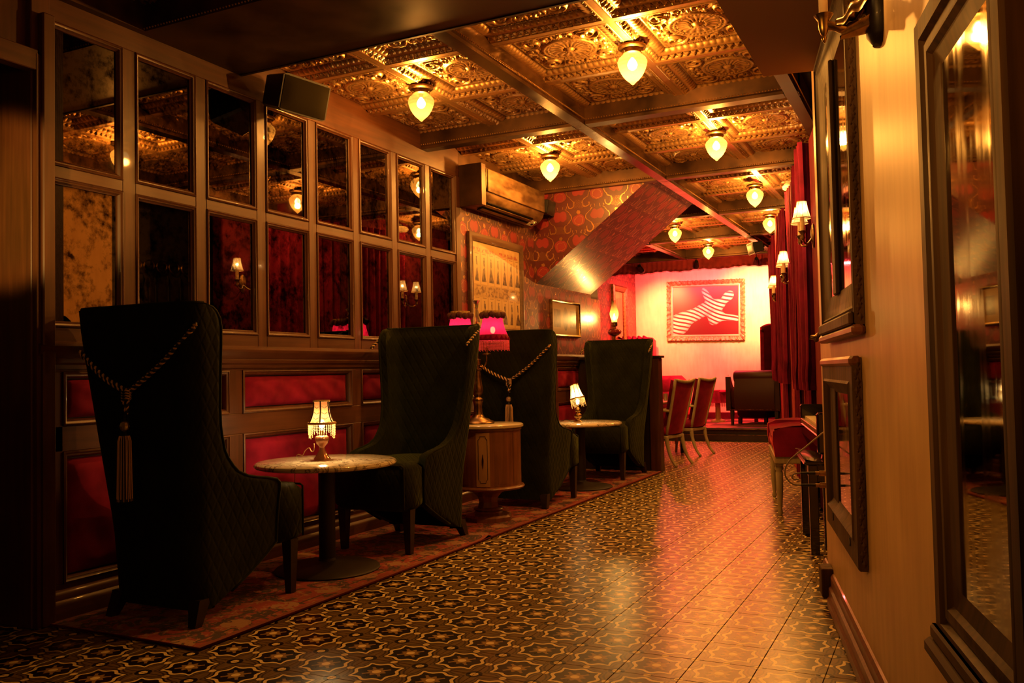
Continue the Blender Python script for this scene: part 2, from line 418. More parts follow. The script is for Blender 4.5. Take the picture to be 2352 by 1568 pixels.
def shade_mat(name, col, dens=.5, transl=.7, emis=0, rough=.6):
    m = M(name); nt = m.nt; L = nt.links; nt.nodes.remove(m.b)
    tr = m.node('ShaderNodeBsdfTransparent'); tl = m.node('ShaderNodeBsdfTranslucent'); df = m.node('ShaderNodeBsdfDiffuse'); a = m.node('ShaderNodeMixShader'); b = m.node('ShaderNodeMixShader')
    tr.inputs[0].default_value = (1, .97, .9, 1); tl.inputs[0].default_value = (*col, 1); df.inputs[0].default_value = (*col, 1)
    a.inputs[0].default_value = 1-transl; L.new(tl.outputs[0], a.inputs[1]); L.new(df.outputs[0], a.inputs[2])
    b.inputs[0].default_value = dens; L.new(tr.outputs[0], b.inputs[1]); L.new(a.outputs[0], b.inputs[2]); L.new(b.outputs[0], m.out.inputs[0]); return m.m
def glass_mat(name, tint=(1, .9, .7), gl=.12, rough=.03):   # thin glass: mostly clear with a sharp reflection
    m = M(name); nt = m.nt; L = nt.links; nt.nodes.remove(m.b)
    tr = m.node('ShaderNodeBsdfTransparent'); g = m.node('ShaderNodeBsdfGlossy'); b = m.node('ShaderNodeMixShader'); lw = m.node('ShaderNodeLayerWeight')
    tr.inputs[0].default_value = (*tint, 1); g.inputs['Roughness'].default_value = rough; g.inputs[0].default_value = (.9, .85, .75, 1)
    lw.inputs[0].default_value = gl*3; L.new(lw.outputs['Fresnel'], b.inputs[0]); L.new(tr.outputs[0], b.inputs[1]); L.new(g.outputs[0], b.inputs[2]); L.new(b.outputs[0], m.out.inputs[0]); return m.m
def emit(name, col, st):
    m = M(name, col); m.b.inputs['Emission Color'].default_value = (*col, 1); m.b.inputs['Emission Strength'].default_value = st; return m.m
G_PEND = shade_mat('pendant_glass', (.019, .017, .012), .62, .75)
G_SHADE = shade_mat('cream_shade', (.50, .42, .30), .85, .8)
G_LACE = shade_mat('lace_shade', (.15, .065, .032), .8, .8)
G_RED = shade_mat('crimson_shade', (.40, .010, .10), .97, .8)
G_BEAD = shade_mat('bead_fringe', (.75, .60, .36), .7, .5)
G_BEADR = shade_mat('red_bead_fringe', (.85, .16, .20), .75, .5)
G_CLEAR = glass_mat('clear_glass')
G_CRYST = M('crystal', (.55, .45, .32), .05, metal=.6, coat=1).m
G_PINK = M('amber_glass', (.55, .26, .16), .12, metal=.45, coat=.6).m
def emit_thin(name, col, st):
    m = M(name); nt = m.nt; nt.nodes.remove(m.b); tr = m.node('ShaderNodeBsdfTransparent'); e = m.node('ShaderNodeEmission'); a = m.node('ShaderNodeAddShader')
    e.inputs[0].default_value = (*col, 1); e.inputs[1].default_value = st; nt.links.new(tr.outputs[0], a.inputs[0]); nt.links.new(e.outputs[0], a.inputs[1]); nt.links.new(a.outputs[0], m.out.inputs[0]); return m.m
BULB = emit_thin('lit_bulb', (1, .72, .30), 22); BULB_SM = emit_thin('lit_small_bulb', (1, .70, .28), 12); FLAME = emit_thin('oil_lamp_flame', (1, .62, .14), 18)
IVORY = M('ivory_keys', (.75, .62, .4), .3).m; CANDLE = M('candle_sleeve', (.75, .55, .32), .6).m
GOLDT = M('gold_thread', (.88, .54, .22), .45, sheen=.2).m; BLACKT = M('black_thread', (.012, .008, .006), .6).m
PLASTIC_W = M('white_plastic', (.75, .68, .5), .4).m; RUBBER = M('black_rubber', (.012, .01, .01), .5).m
FLOWER = M('rosette_cloth', (.07, .012, .010), .8).m; RUFFLE = M('gold_ruffle', (.55, .32, .12), .7).m
SPK_CLOTH = M('speaker_grille', (.030, .022, .006), .9, spec=.08).m

# ================================================================== STRUCTURE
W = -3.87; ZB = 3.044; ZR = 3.15      # mirror wall plane, beam underside, tin rib underside
def RX(y, o=0): return .45-.213*y-o*1.022     # slanted right wall plane (o = offset into the room)
LW = lambda u, o, z: (W+o, u, z)              # left wall mapping: along, out, up
# ---- floor
PT = .244
fl = MB().box(-6.2, 2.2, -3.6, 17.0, -.12, -.012)
floor = struct('floor', fl, GROUT)
X0, Y0 = -.793, 3.58       # a tile centre
tm = MB().box(-PT/2+.0013, PT/2-.0013, -PT/2+.0013, PT/2-.0013, -.012, 0, .0012).mesh('tile', TILE)
cells = []
for i in range(-14, 6):
    for j in range(-7, 44):
        x = X0+i*PT; y = Y0+j*PT
        if x < -4.7 or x > RX(y)+.35 or y > 14.0 or (x < W-.1 and 2.9 < y < 10.4): continue
        d = (Vector((x, y, 0))-Vector((0, 0, 1.15))); z = d.x*_f[0]+d.y*_f[1]+d.z*_f[2]; h = d.x*_r[0]+d.y*_r[1]
        vis = z > .3 and abs(h/z) < .68 and y > 2.0
        under = x < -2.95 and y > 2.95 and y < 9.6
        cells.append(((0 if vis and not under else 100)+z, x, y))
cells.sort()
for k, (q, x, y) in enumerate(cells[:300]):
    t = link('tile', tm, floor, (x, y, 0)); t.rotation_euler[0] = rng.uniform(-.0012, .0012)
mb = MB()
for q, x, y in cells[300:]: mb.box(x-X0-PT/2+.0013, x-X0+PT/2-.0013, y-Y0-PT/2+.0013, y-Y0+PT/2-.0013, -.012, 0)
t = mb.build('tiles', TILE, floor, loc=(X0, Y0, 0), normals=False, kind='stuff')
# ---- stage step
st = MB().box(-5.6, -1.9, 13.95, 17, -.01, .195); stage = struct('stage_platform', st, W_DARK)
MB().box(-5.6, -1.9, 13.88, 13.99, .185, .212, .006).build('nosing', W_DARK, stage)
MB().box(-5.6, -1.9, 13.9, 13.95, 0, .11, .004).build('riser_board', W_DARK, stage)
MB().box(-5.6, -1.9, 13.872, 13.885, .188, .196).build('brass_strip', BRASS, stage); MB().box(-5.6, -1.9, 13.893, 13.902, .10, .106).build('brass_strip', BRASS, stage)
MB().box(-5.55, -1.9, 13.99, 16.5, .195, .211).build('carpet', CARPET, stage)
# ---- left mirror wall
wl = struct('wall_left', MB().box(W-.14, W-.03, 2.72, 10.46, 0, 3.3), DARKPAINT)
def lbox(u0, u1, z0, z1, o0=-.035, o1=0.0, b=.003, mat=None, name='stile', par=None):
    return MB().box(W+o0, W+o1, u0, u1, z0, z1, b).build(name, mat or W_PANEL, par or wl)
PW_ = .507; cols = [2.826+PW_*k for k in range(8)]; OPW = .425
rows = [(1.42, 2.155), (2.215, 2.93)]
edges = [2.72]+[c-.015 for c in cols]; ends = [c-.015+OPW for c in cols]
lbox(2.72, cols[0]-.015, 1.34, 2.93)
for k in range(7): lbox(ends[k], cols[k+1]-.015, 1.34, 2.93)
lbox(ends[7], 6.86, 1.34, 2.93, o1=.012)
for c in cols:
    lbox(c-.015, c-.015+OPW, 2.155, 2.215, mat=W_PANELH, name='rail'); lbox(c-.015, c-.015+OPW, 1.34, 1.42, mat=W_PANELH, name='rail')
lbox(2.72, 6.86, 2.93, 3.2, mat=W_PANELH, name='frieze_board'); lbox(6.86, 8.5, 3.0, 3.2, o1=.0, mat=BEAM, name='frieze_board')
mprof = [(0, -.03), (0, .006), (.006, .010), (.012, .004), (.018, .003), (.024, -.008), (.030, -.012), (.030, -.03)]
pm = None
for ri, (z0, z1) in enumerate(rows):
    H = z1-z0
    pane = MB().box(-.004, .004, -.19, .19, -H/2+.022, H/2-.022, .003).mesh('mirror_pane', MIRROR_OLD)
    mold = MB().frame(-OPW/2, OPW/2, -H/2, H/2, mprof, lambda u, o, z: (o+.024, u, z)).mesh('pane_moulding', W_PANEL, 40)
    for c in cols:
        p = link('mirror_pane', pane, wl, (W-.024, c-.015+OPW/2, (z0+z1)/2)); link('pane_moulding', mold, p)
# chair rail, wainscot, baseboard
rail = [(0, 1.215), (.012, 1.215), (.016, 1.235), (.030, 1.245), (.034, 1.262), (.030, 1.268), (.034, 1.272), (.062, 1.30), (.066, 1.325), (.040, 1.335), (.012, 1.345), (0, 1.35)]
MB().prism([(o, z) for o, z in rail], 2.72, 10.46, lambda o, z, a: (W+o, a, z)).build('chair_rail', W_PANELH, wl, 40)
lbox(2.72, 10.46, 1.20, 1.24, mat=W_PANELH, name='rail'); lbox(2.72, 10.46, .81, .935, mat=W_PANELH, name='rail'); lbox(2.72, 10.46, .0, .17, mat=W_PANELH, name='rail')
pan = [2.88+1.228*k for k in range(6)]; PWD = 1.115
lbox(2.72, 2.88, .17, 1.2)
for k in range(6):
    u1 = pan[k]+PWD; u2 = pan[k+1] if k < 5 else 10.46
    lbox(u1, u2, .17, .81); lbox(u1, u2, .935, 1.2)
wp = [(0, -.03), (0, .006), (.008, .010), (.014, .002), (.022, 0), (.032, -.014), (.032, -.03)]
for (z0, z1) in ((.935, 1.2), (.17, .81)):
    H = z1-z0; cw, ch = PWD/2-.04, H/2-.038
    def cf(a, b):
        u = (a*2-1); v = (b*2-1); e = max(abs(u)**6, 0); g = (1-abs(u)**8)*(1-abs(v)**(5 if H < .4 else 10))
        return (-.028+.030*max(g, 0)**.5+.003*math.sin(u*17+v*5)*g, u*cw, v*ch)
    cm = MB().grid(33, 17, cf).mesh('cushion_panel', V_CUSH, 180, normals=False)
    mm = MB().frame(-PWD/2, PWD/2, -H/2, H/2, wp, lambda u, o, z: (o+0, u, z)).mesh('panel_moulding', W_PANEL, 40)
    for u in pan:
        p = link('cushion_panel', cm, wl, (W, u+PWD/2, (z0+z1)/2)); link('panel_moulding', mm, p)
base = [(0, 0), (.05, 0), (.05, .075), (.044, .09), (.03, .10), (.03, .125), (.018, .14), (0, .145)]
struct('baseboard_left', MB().prism(base, 2.74, 10.46, lambda o, z, a: (W+o, a, z)), W_PANELH, smooth=40)
# papered part of the left wall
struct('wall_left_papered', MB().box(W-.028, W-.001, 6.86, 10.14, 1.345, 3.2), PAPER_YZ)
struct('wall_left_end', MB().box(W-.14, W-.001, 10.14, 10.46, 1.345, 2.05), PAPER_YZ)
# stair bulkhead crossing the ceiling
m_ = (3.04-2.1)/(3.87-2.64)
blk = MB().prism([(W-.001, 2.1), (W-.001, 3.19), (-2.44, 3.19), (-2.44, 2.1+m_*(3.87-2.44))], 8.5, 10.14, lambda x, z, y: (x, y, z))
blk.m = [0, 0, 1, 1, 1, 1]

o = blk.build('stair_bulkhead', [PAPER_XZ, PAPER_SOF], kind='structure')
# ---- left end: thick casing and dark doorway
door = struct('wall_left_doorway', MB().box(W-.9, W-.02, 2.80, 2.90, 0, 3.2).box(W-.9, W-.02, -3.4, 2.72, 2.72, 3.2), W_PANEL)
MB().box(W-.30, W+.02, 2.70, 2.80, 0, 3.2, .004).build('jamb', W_PANEL, door)
MB().box(W-.02, W+.06, 2.735, 2.80, 0, 2.93, .006).build('casing', W_PANEL, door)
MB().prism([(0, 0), (.085, 0), (.085, .03), (.06, .035), (.05, .03), (.02, .03), (.012, .045), (0, .045)], 0, 2.72, lambda p, q, a: (W+.02+q*.6, 2.71+p*.7, a)).build('casing_moulding', W_PANEL, door, 40)
MB().box(W-.02, W+.045, -3.4, 2.72, 2.64, 2.74, .004).build('lintel', W_PANELH, door)
dr = struct('door_1', MB().box(W-.42, W-.36, -.5, 2.70, 0, 2.70), W_DARK)
MB().box(W-.365, W-.35, 1.95, 2.60, 1.05, 2.35, .003).build('door_glass', M('green_door_glass', (.20, .24, .03), .25).m, dr)
MB().frame(1.93, 2.64, 1.0, 2.4, [(0, 0), (0, .03), (.03, .035), (.05, .01), (.05, 0)], lambda u, o, z: (W-.36+o, u, z)).build('glazing_bead', W_DARK, dr)
MB().box(W-.36, W-.33, -.5, 2.70, .50, .53, .004).build('kick_rail', W_TRIM, dr)
# ---- behind the photographer
struct('wall_behind', MB().box(-6.2, 2.2, -3.7, -3.6, 0, 3.3), W_PANEL)
# ---- far left alcove beyond the papered wall
struct('wall_left_far', MB().box(-5.42, -5.36, 10.46, 16.6, 0, 3.3), PAPER_YZ)
struct('wall_left_return', MB().box(-5.42, W-.14, 10.40, 10.46, 0, 3.3), PAPER_XZ)
struct('wall_back', MB().box(-5.42, -1.2, 16.5, 16.6, 0, 3.3), PALE)
struct('baseboard_back', MB().box(-5.36, -1.9, 16.46, 16.5, .21, .33, .006), V_DARKRED)
# ---- right slanted walls
AW = math.atan2(1, -.213)              # local x runs along the wall, local y points into the room
def wloc(s, o=0, z=0):
    D = Vector((-.213, 1, 0)).normalized(); N = Vector((-D.y, D.x, 0)); return Vector((.45, 0, z))+D*s+N*o
def wbox(mb, s0, s1, o0, o1, z0, z1, b=0): return mb.box(s0, s1, o0, o1, z0, z1, b, fn=lambda x, y, z: tuple(wloc(x, y, z)))
wr = struct('wall_right', wbox(MB(), -4.2, 4.80, -.14, 0, 0, 3.3), OCHRE)
bprof = [(0, 0), (.030, 0), (.034, .012), (.034, .05), (.026, .062), (.026, .10), (.016, .108), (.016, .150), (.008, .163), (0, .167)]
def bseg(s0, s1): return MB().prism(bprof, s0, s1, lambda o, z, a: tuple(wloc(a, o, z)))
br = struct('baseboard_right', bseg(-4, 4.52), W_TRIM, smooth=30); bseg(4.74, 4.88).build('baseboard_section', W_TRIM, br, 30)
br2 = MB(); wbox(br2, 4.50, 4.76, .0, .02, .0, .16)
wbox(MB(), 4.53, 4.66, .0, .055, .05, .185, .004).build('broken_block', W_OLD, br)
# recess behind the ochre wall and curtain wall
struct('wall_right_recess', wbox(wbox(MB(), 4.66, 6.3, -.95, -.85, 0, 3.3), 4.66, 4.79, -.9, -.1, 0, 3.3), OCHRE); struct('wall_right_alcove', wbox(MB(), 6.3, 8.2, -1.25, -1.15, 0, 3.3), DARKPAINT)
struct('wall_right_far', wbox(wbox(MB(), 7.95, 18, -.75, -.30, 0, 3.3), 7.2, 7.95, -.40, -.30, 0, 3.3), V_DARKRED)
# ---- ceiling
ce = struct('ceiling', MB().box(-6.2, 2.2, -3.6, 17, 3.225, 3.3), DARKPAINT)
def beads(mb, p0, p1, step=.021, r=.0065):
    p0 = Vector(p0); p1 = Vector(p1); n = int((p1-p0).length/step)
    for k in range(n): mb.octa(p0+(p1-p0)*((k+.5)/n), r, r, r)
def beam(x0, x1, y0, y1, long, mat=BEAM, bead=True):
    b = MB(); H = ZB
    if long: b.prism([(x0, 3.22), (x0, H+.03), (x0+.008, H+.022), (x0+.008, H), (x1-.008, H), (x1-.008, H+.022), (x1, H+.03), (x1, 3.22)], y0, y1, lambda p, q, a: (p, a, q))
    else: b.prism([(y0, 3.22), (y0, H+.03), (y0+.008, H+.022), (y0+.008, H), (y1-.008, H), (y1-.008, H+.022), (y1, H+.03), (y1, 3.22)], x0, x1, lambda p, q, a: (a, p, q))
    o = b.build('beam', mat, ce)
    if bead:
        m = MB()
        if long: beads(m, (x0-.002, y0, H+.037), (x0-.002, y1, H+.037)); beads(m, (x1+.002, y0, H+.037), (x1+.002, y1, H+.037))
        else: beads(m, (x0, y0-.002, H+.037), (x1, y0-.002, H+.037)); beads(m, (x0, y1+.002, H+.037), (x1, y1+.002, H+.037))
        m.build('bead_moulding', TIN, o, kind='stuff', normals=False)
XA, XB = (-3.87, -2.50), (-2.39, -.92)
CY = [(.9, 3.342), (4.12, 6.22), (6.34, 8.43), (8.54, 10.70), (10.82, 12.65), (12.77, 14.75)]
for (a, b) in ((6.22, 6.34), (8.43, 8.54), (10.70, 10.82), (12.65, 12.77), (14.75, 14.86)):
    for (x0, x1) in ((W if a < 10.5 else -3.87, -2.50), (-2.39, -.92)): beam(x0, x1, a, b, False, bead=a < 14)
    if a > 10.5: beam(-5.36, -3.98, a, b, False, bead=False)
    if a < 8: beam(-.82, RX(a)+.05, a, b, False, bead=False)
for (y0, y1) in CY[1:]:
    beam(-2.50, -2.39, y0, y1+.12, True, mat=BEAMG)
    if y0 < 9: beam(-.92, -.82, y0, y1+.12, True)
    if y0 > 10.5: beam(-3.98, -3.87, y0-.1, y1+.12, True, bead=False, mat=BEAMG)
# broad boxed duct across the room near the camera
du = MB().box(W, RX(3.6)+.1, 3.342, 4.12, ZB, 3.225).build('duct_casing', BEAM, ce)
m = MB(); beads(m, (W, 3.335, ZB+.012), (-.6, 3.335, ZB+.012)); beads(m, (W+.02, .9, ZB+.012), (W+.02, 3.335, ZB+.012)); m.build('bead_moulding', TIN, du, kind='stuff', normals=False)
MB().box(W, W+.05, .9, 3.342, ZB, 3.22).build('cornice', BEAM, ce)
MB().box(W, -2.3, 4.105, 4.125, ZB-.006, ZB+.03).box(-2.3, -.7, 4.105, 4.125, ZB-.006, ZB+.03).build('duct_edge', BEAM, ce)
# dropped painted soffit above the ochre wall
sf = struct('ceiling_soffit', MB().prism([(-.746, -3.4), (1.1, -3.4), (RX(4.5)+.08, 4.49), (-.746, 4.43)], 2.6, 3.22, lambda p, q, a: (p, q, a)), SOFFIT_PAINT)
# pressed tin panels
T = .82
def hfield(x, y):
    ax, ay = np.abs(x), np.abs(y); d = T/2-np.maximum(ax, ay); al = np.where(ax > ay, y, x)
    h = np.zeros_like(x); sm = lambda a, b: np.clip((d-a)/(b-a), 0, 1)
    h += .022*sm(.036, .066)+.030*sm(.088, .128)
    h -= .004*(np.abs(d-.032) < .004)
    tri = np.abs(((al/.046) % 1)-.5)*2
    h += np.where((d > .036) & (d < .068), .016*((tri > (d-.036)/.032)*1.0-.35), 0)
    h += np.where((d > .090) & (d < .128), -.011*np.abs(np.sin(PI*al/.042))**.6*np.sin(PI*(d-.09)/.038), 0)
    h -= np.where((d > .131) & (d < .145), .009*np.sqrt(np.clip(1-((d-.138)/.007)**2, 0, 1))*np.abs(np.sin(PI*al/.016)), 0)
    r = np.hypot(x, y); th = np.arctan2(y, x); fld = d > .15
    g = .008*np.exp(-((r-.165)/.010)**2)+.006*np.exp(-((r-.138)/.006)**2)+.010*np.clip(.5+.5*np.cos(th*18), 0, 1)*((r < .128) & (r > .045))*(.6+.4*np.sin(r*50))+.014*np.exp(-(r/.03)**4)
    g += .004*((r > .142) & (r < .158))*(np.cos(th*44) > 0)
    cx, cy = ax-.185, ay-.185; rc = np.hypot(cx, cy); tc = np.arctan2(cy, cx)
    sp = np.cos(rc*150-2*tc); g += np.where((rc < .075), .010*np.clip(sp, -.2, 1), 0)
    for (px, py, q) in ((.225, .06, .045), (.06, .225, .045), (.235, .0, .022), (.0, .235, .022)):
        r2 = np.hypot(ax-px, ay-py); t2 = np.arctan2(ay-py, ax-px); g += np.where(r2 < q, .009*np.clip(np.cos(r2*190+2*t2), -.3, 1), 0)
    lf = np.sin(ax*95+np.sin(ay*60)*1.6)*np.sin(ay*95+np.sin(ax*60)*1.6)
    g += np.where((r > .18) & (rc > .078), .005*np.clip(lf, 0, 1), 0)
    return h-np.where(fld, g*1.7, 0)
tin_cache = {}
def tin_panel(cx, cy, bx, by, res):
    x0, x1 = max(cx-T/2, bx[0]), min(cx+T/2, bx[1]); y0, y1 = max(cy-T/2, by[0]), min(cy+T/2, by[1])
    if x1-x0 < .02 or y1-y0 < .02: return
    key = tuple(round(v, 2) for v in (x0-cx, x1-cx, y0-cy, y1-cy))+(res,)
    if key not in tin_cache:
        nx = max(3, int((x1-x0)/res)); ny = max(3, int((y1-y0)/res)); gx = np.linspace(x0-cx, x1-cx, nx); gy = np.linspace(y0-cy, y1-cy, ny)
        A, B = np.meshgrid(gx, gy); Z = hfield(A, B); co = np.stack([A, B, Z], -1).reshape(-1, 3)
        i, j = np.meshgrid(np.arange(nx-1), np.arange(ny-1)); i = i.ravel(); j = j.ravel()
        q = np.stack([j*nx+i, (j+1)*nx+i, (j+1)*nx+i+1, j*nx+i+1], -1)
        me = bpy.data.meshes.new('tin_panel'); me.vertices.add(len(co)); me.vertices.foreach_set('co', co.ravel()); me.loops.add(q.size); me.loops.foreach_set('vertex_index', q.ravel())
        me.polygons.add(len(q)); me.polygons.foreach_set('loop_start', np.arange(0, q.size, 4)); me.update(calc_edges=True); me.materials.append(TIN)
        me.polygons.foreach_set('use_smooth', [True]*len(q)); tin_cache[key] = me
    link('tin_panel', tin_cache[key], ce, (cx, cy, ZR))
TY = [(1.50, 2.32, 3.14), (4.28, 5.10, 5.92), (6.54, 7.36, 8.18), (8.80, 9.62, 10.44), (10.90, 11.72, 12.54), (12.95, 13.77, 14.59)]
for k, ((y0, y1), ys) in enumerate(zip(CY, TY)):
    res = (.011, .0062, .0075, .010, .013, .014)[k]
    for yc in ys:
        for bx, cxs in ((XA, (-3.59, -2.77)), (XB, (-2.05, -1.23))):
            for xc in cxs: tin_panel(xc, yc, bx, (y0, y1), res)
        if k > 3:
            for xc in (-5.2, -4.38): tin_panel(xc, yc, (-5.36, -3.98), (y0, y1), .016)

# ================================================================== CEILING LAMPS
def make_pendant():
    t = thing('ceiling_lamp', 'x', 'lamp', (0, 0, 0), 0, 'pineapple glass ceiling lamps')
    MB().lathe([(.0, .0), (.082, .0), (.088, -.006), (.088, -.016), (.078, -.024), (.062, -.028), (.060, -.052), (.052, -.056), (.0, -.056)], n=32).build('canopy', BRONZE, t, 40)
    m = MB()
    for a in (0, 2.1, 4.2): MB().ball((.064*math.cos(a), .064*math.sin(a), -.042), .006).build('thumb_screw', BRASS, t, 60)
    pr = [(.050, -.048), (.060, -.060), (.080, -.080), (.090, -.100), (.088, -.120), (.082, -.140), (.074, -.160), (.062, -.182), (.048, -.202), (.032, -.218), (.018, -.230), (.010, -.240), (.0, -.247)]
    pr2 = []
    for i in range(len(pr)-1):
        for k in range(3): f = k/3; pr2.append((pr[i][0]*(1-f)+pr[i+1][0]*f, pr[i][1]*(1-f)+pr[i+1][1]*f))
    pr2.append(pr[-1])
    MB().lathe(pr2, n=48, mod=lambda a, z: 1+.035*math.sin(a*12+(-z)*150)*math.sin(a*12+z*150) if z < -.07 else 1, cap=False).build('glass_shade', G_PEND, t, 180, normals=False)
    MB().lathe([(.0, -.052), (.016, -.056), (.016, -.078), (.010, -.082)], n=14).build('bulb_socket', BRASS, t, 40)
    MB().lathe([(.010, -.080), (.020, -.092), (.030, -.112), (.031, -.125), (.024, -.142), (.010, -.152), (0, -.154)], n=18).build('bulb', BULB, t, 180)
    return t
pend = make_pendant()
PL = [(-3.18, 5.13, 'ceiling lamp nearest above the mirror wall, just past the boxed duct', 1.0), (-1.645, 5.12, 'largest glowing ceiling lamp, in the right hand coffer near the painted soffit', 1.1),
      (-3.18, 7.36, 'ceiling lamp in the coffer above the air conditioner', 1.0), (-1.645, 7.36, 'second ceiling lamp of the right hand row, before the disc on the ceiling', 1.0),
      (-1.75, 9.62, 'third ceiling lamp of the right hand row, beside the white ceiling disc', .9), (-1.93, 11.6, 'farthest ceiling lamp of the right hand row, by the curtain top', .7),
      (-3.22, 11.72, 'ceiling lamp just behind the papered stair bulkhead', .7), (-3.26, 13.8, 'farthest ceiling lamp, above the lit painting', .7)]
for k, (x, y, lb, pw) in enumerate(PL):
    z = ZR if k < 4 else ZR-.02
    o = pend if k == 0 else copy_tree(pend)
    o.location = (x, y, z); o['label'] = lb
    lamp('pendant_light', 'POINT', (0, 0, -.165), P_PEND*pw, AMBER, .028, parent=o)

# ================================================================== WING CHAIRS
def chair_mesh():
    def prof(z):
        t = max(0, min(1, (z-.1)/1.38)); yb = -.335-.145*t**1.1; hw = .285+.095*min(1, max(0, (z-.45)/.9))**.9
        if z < .30: yf = -.28+.47*max(0, min(1, (z-.07)/.23))**.75
        else: yf = float(np.interp(z, [.30, .57, .60, .62, .635, .645, .66, .69, .74, .80, .90, 1.0, 1.2, 1.38], [.19, .20, .195, .17, .10, .03, -.04, -.11, -.17, -.21, -.245, -.26, -.275, -.285]))
        if z > 1.38: e = (z-1.38)/.10; yf -= .10*(1-math.sqrt(max(0, 1-e*e)))
        return yb, yf, hw
    zs = [.07, .09, .12, .15, .18, .22, .26, .30, .40, .50, .57, .60, .62, .635, .645, .66, .69, .72, .76, .80, .86, .92, 1.0, 1.1, 1.2, 1.3, 1.38, 1.42, 1.45, 1.468, 1.48]
    def path(z, off):
        yb, yf, hw = prof(z); hw -= off; y0 = yb+off; R = .09-min(off, .05)*.6; pts = []
        n = 7
        for k in range(n): f = k/(n-1); pts.append((hw, yf+(y0+R-yf)*f))
        for k in range(1, 6): a = PI/2*k/6; pts.append((hw-R+R*math.cos(a), y0+R-R*math.sin(a)))
        for k in range(9): f = k/8; pts.append((hw-R-(2*hw-2*R)*f, y0))
        for k in range(1, 6): a = PI/2*k/6; pts.append((-hw+R-R*math.sin(a), y0+R-R*math.cos(a)))
        for k in range(n): f = k/(n-1); pts.append((-hw, y0+R+(yf-y0-R)*f))
        return pts
    mb = MB(); V = []; nP = None
    for z in zs:
        th = .062 if z < 1.45 else .05
        o = path(z, 0); i = path(z, th)
        # round the leading edge
        o[0] = (o[0][0]-.012, o[0][1]+.004); o[-1] = (o[-1][0]+.012, o[-1][1]+.004)
        zz = z; ring = [(x, y, zz) for x, y in o]+[(x, y, zz) for x, y in reversed(i)]
        nP = len(ring); V.append(ring)
    vs = [p for r in V for p in r]; fs = []
    for j in range(len(zs)-1):
        for k in range(nP): l = (k+1) % nP; fs.append((j*nP+k, j*nP+l, (j+1)*nP+l, (j+1)*nP+k))
    h = nP//2
    for j, rev in ((0, 1), (len(zs)-1, 0)):
        for k in range(h-1):
            q = (j*nP+k, j*nP+k+1, j*nP+nP-2-k, j*nP+nP-1-k); fs.append(q[::-1] if rev else q)
    mb.add(vs, fs)
    pipes = []
    for sx in (1, -1):
        pipes.append([(sx*(prof(z)[2]-.010), prof(z)[1]+.006, z) for z in zs if z > .1])
    top = [(x, y, 1.485) for x, y in path(1.48, .012)]
    return mb, pipes, top, prof
def make_wing_chair():
    t = thing('wing_chair', 'x', 'chair', group='green velvet wing chairs')
    mb, pipes, top, prof = chair_mesh()
    mb.build('shell', V_QUILT, t, 50)
    m = MB()
    for p in pipes: m.tube(p, .008, 6)
    m.tube(top, .009, 6); m.build('piping', V_GREEN, t, 180)
    # seat block and front boxing
    s = MB()
    def sf(x0, x1, y0, y1, z0, z1, r):
        return MB().box(x0, x1, y0, y1, z0, z1, r)
    b = MB().box(-.222, .222, -.30, .20, .27, .565, .02).box(-.275, .275, .185, .43, .275, .575, .035); b.build('seat', V_QUILT, t, 60)
    MB().grid(14, 12, lambda a, c: (-.218+.436*a, -.29+.69*c, .560+.035*math.sin(PI*a)**.5*math.sin(PI*min(1, c*1.02))**.4)).build('seat_cushion', V_QUILT, t, 180, normals=False)
    MB().tube([(-.263, .419, .29), (-.263, .419, .555), (-.248, .419, .564), (.248, .419, .564), (.263, .419, .555), (.263, .419, .29)], .006).build('seat_piping', V_GREEN, t, 180)
    for sx in (1, -1):
        MB().prism([(-.030, -.030), (.030, -.030), (.030, .030), (-.030, .030)], 0, 1, lambda p, q, a: (sx*.245+p*(.62+.38*a), .335+q*(.62+.38*a), a*.285)).build('leg', W_DARK, t)
        MB().prism([(-.035, -.035), (.035, -.035), (.035, .035), (-.035, .035)], 0, 1, lambda p, q, a: (sx*(.265-.02*a)+p*(.6+.4*a), -.345+.05*a+q*(.6+.4*a), a*.12)).build('leg', W_DARK, t)
    return t
ch = make_wing_chair()
CH = [(-3.385, 3.33, 0, 'tall green wing chair nearest the camera, its back with a long tassel to us'),
      (-3.325, 5.06, PI, 'green wing chair facing the camera across the nearest marble table'),
      (-3.27, 7.02, 0, 'green wing chair behind the red fringed lamp, back turned with a tassel'),
      (-3.27, 9.05, PI, 'green wing chair farthest back, in front of the wooden partition')]
for k, (x, y, a, lb) in enumerate(CH):
    o = ch if k == 0 else copy_tree(ch); o.location = (x, y, .012); o.rotation_euler = (0, 0, a); o['label'] = lb; o.scale = (1.03, 1.0, 1.0)

# ---- tassel ties
def rope(m, pts, r=.0055, pitch=.034, strands=((0, 0), (1, PI), (1, PI*.72)), want=None):
    pts = [Vector(p) for p in pts]; L = [0]
    for a, b in zip(pts, pts[1:]): L.append(L[-1]+(b-a).length)
    n = max(6, int(L[-1]/.0045)); out = []
    for k in range(n+1):
        s = L[-1]*k/n; j = 0
        while j < len(L)-2 and L[j+1] < s: j += 1
        f = (s-L[j])/max(1e-6, L[j+1]-L[j]); p = pts[j].lerp(pts[j+1], f); t = (pts[j+1]-pts[j]).normalized(); out.append((p, t, s))
    for mi, ph in strands:
        m.mi = mi; q = []
        for p, t, s in out:
            a = t.cross(Vector((0, 1, .01))).normalized(); b = t.cross(a); g = 2*PI*s/pitch+ph; q.append(p+(a*math.cos(g)+b*math.sin(g))*r*.75)
        m.tube(q, r*.82, 5)
    m.mi = 0
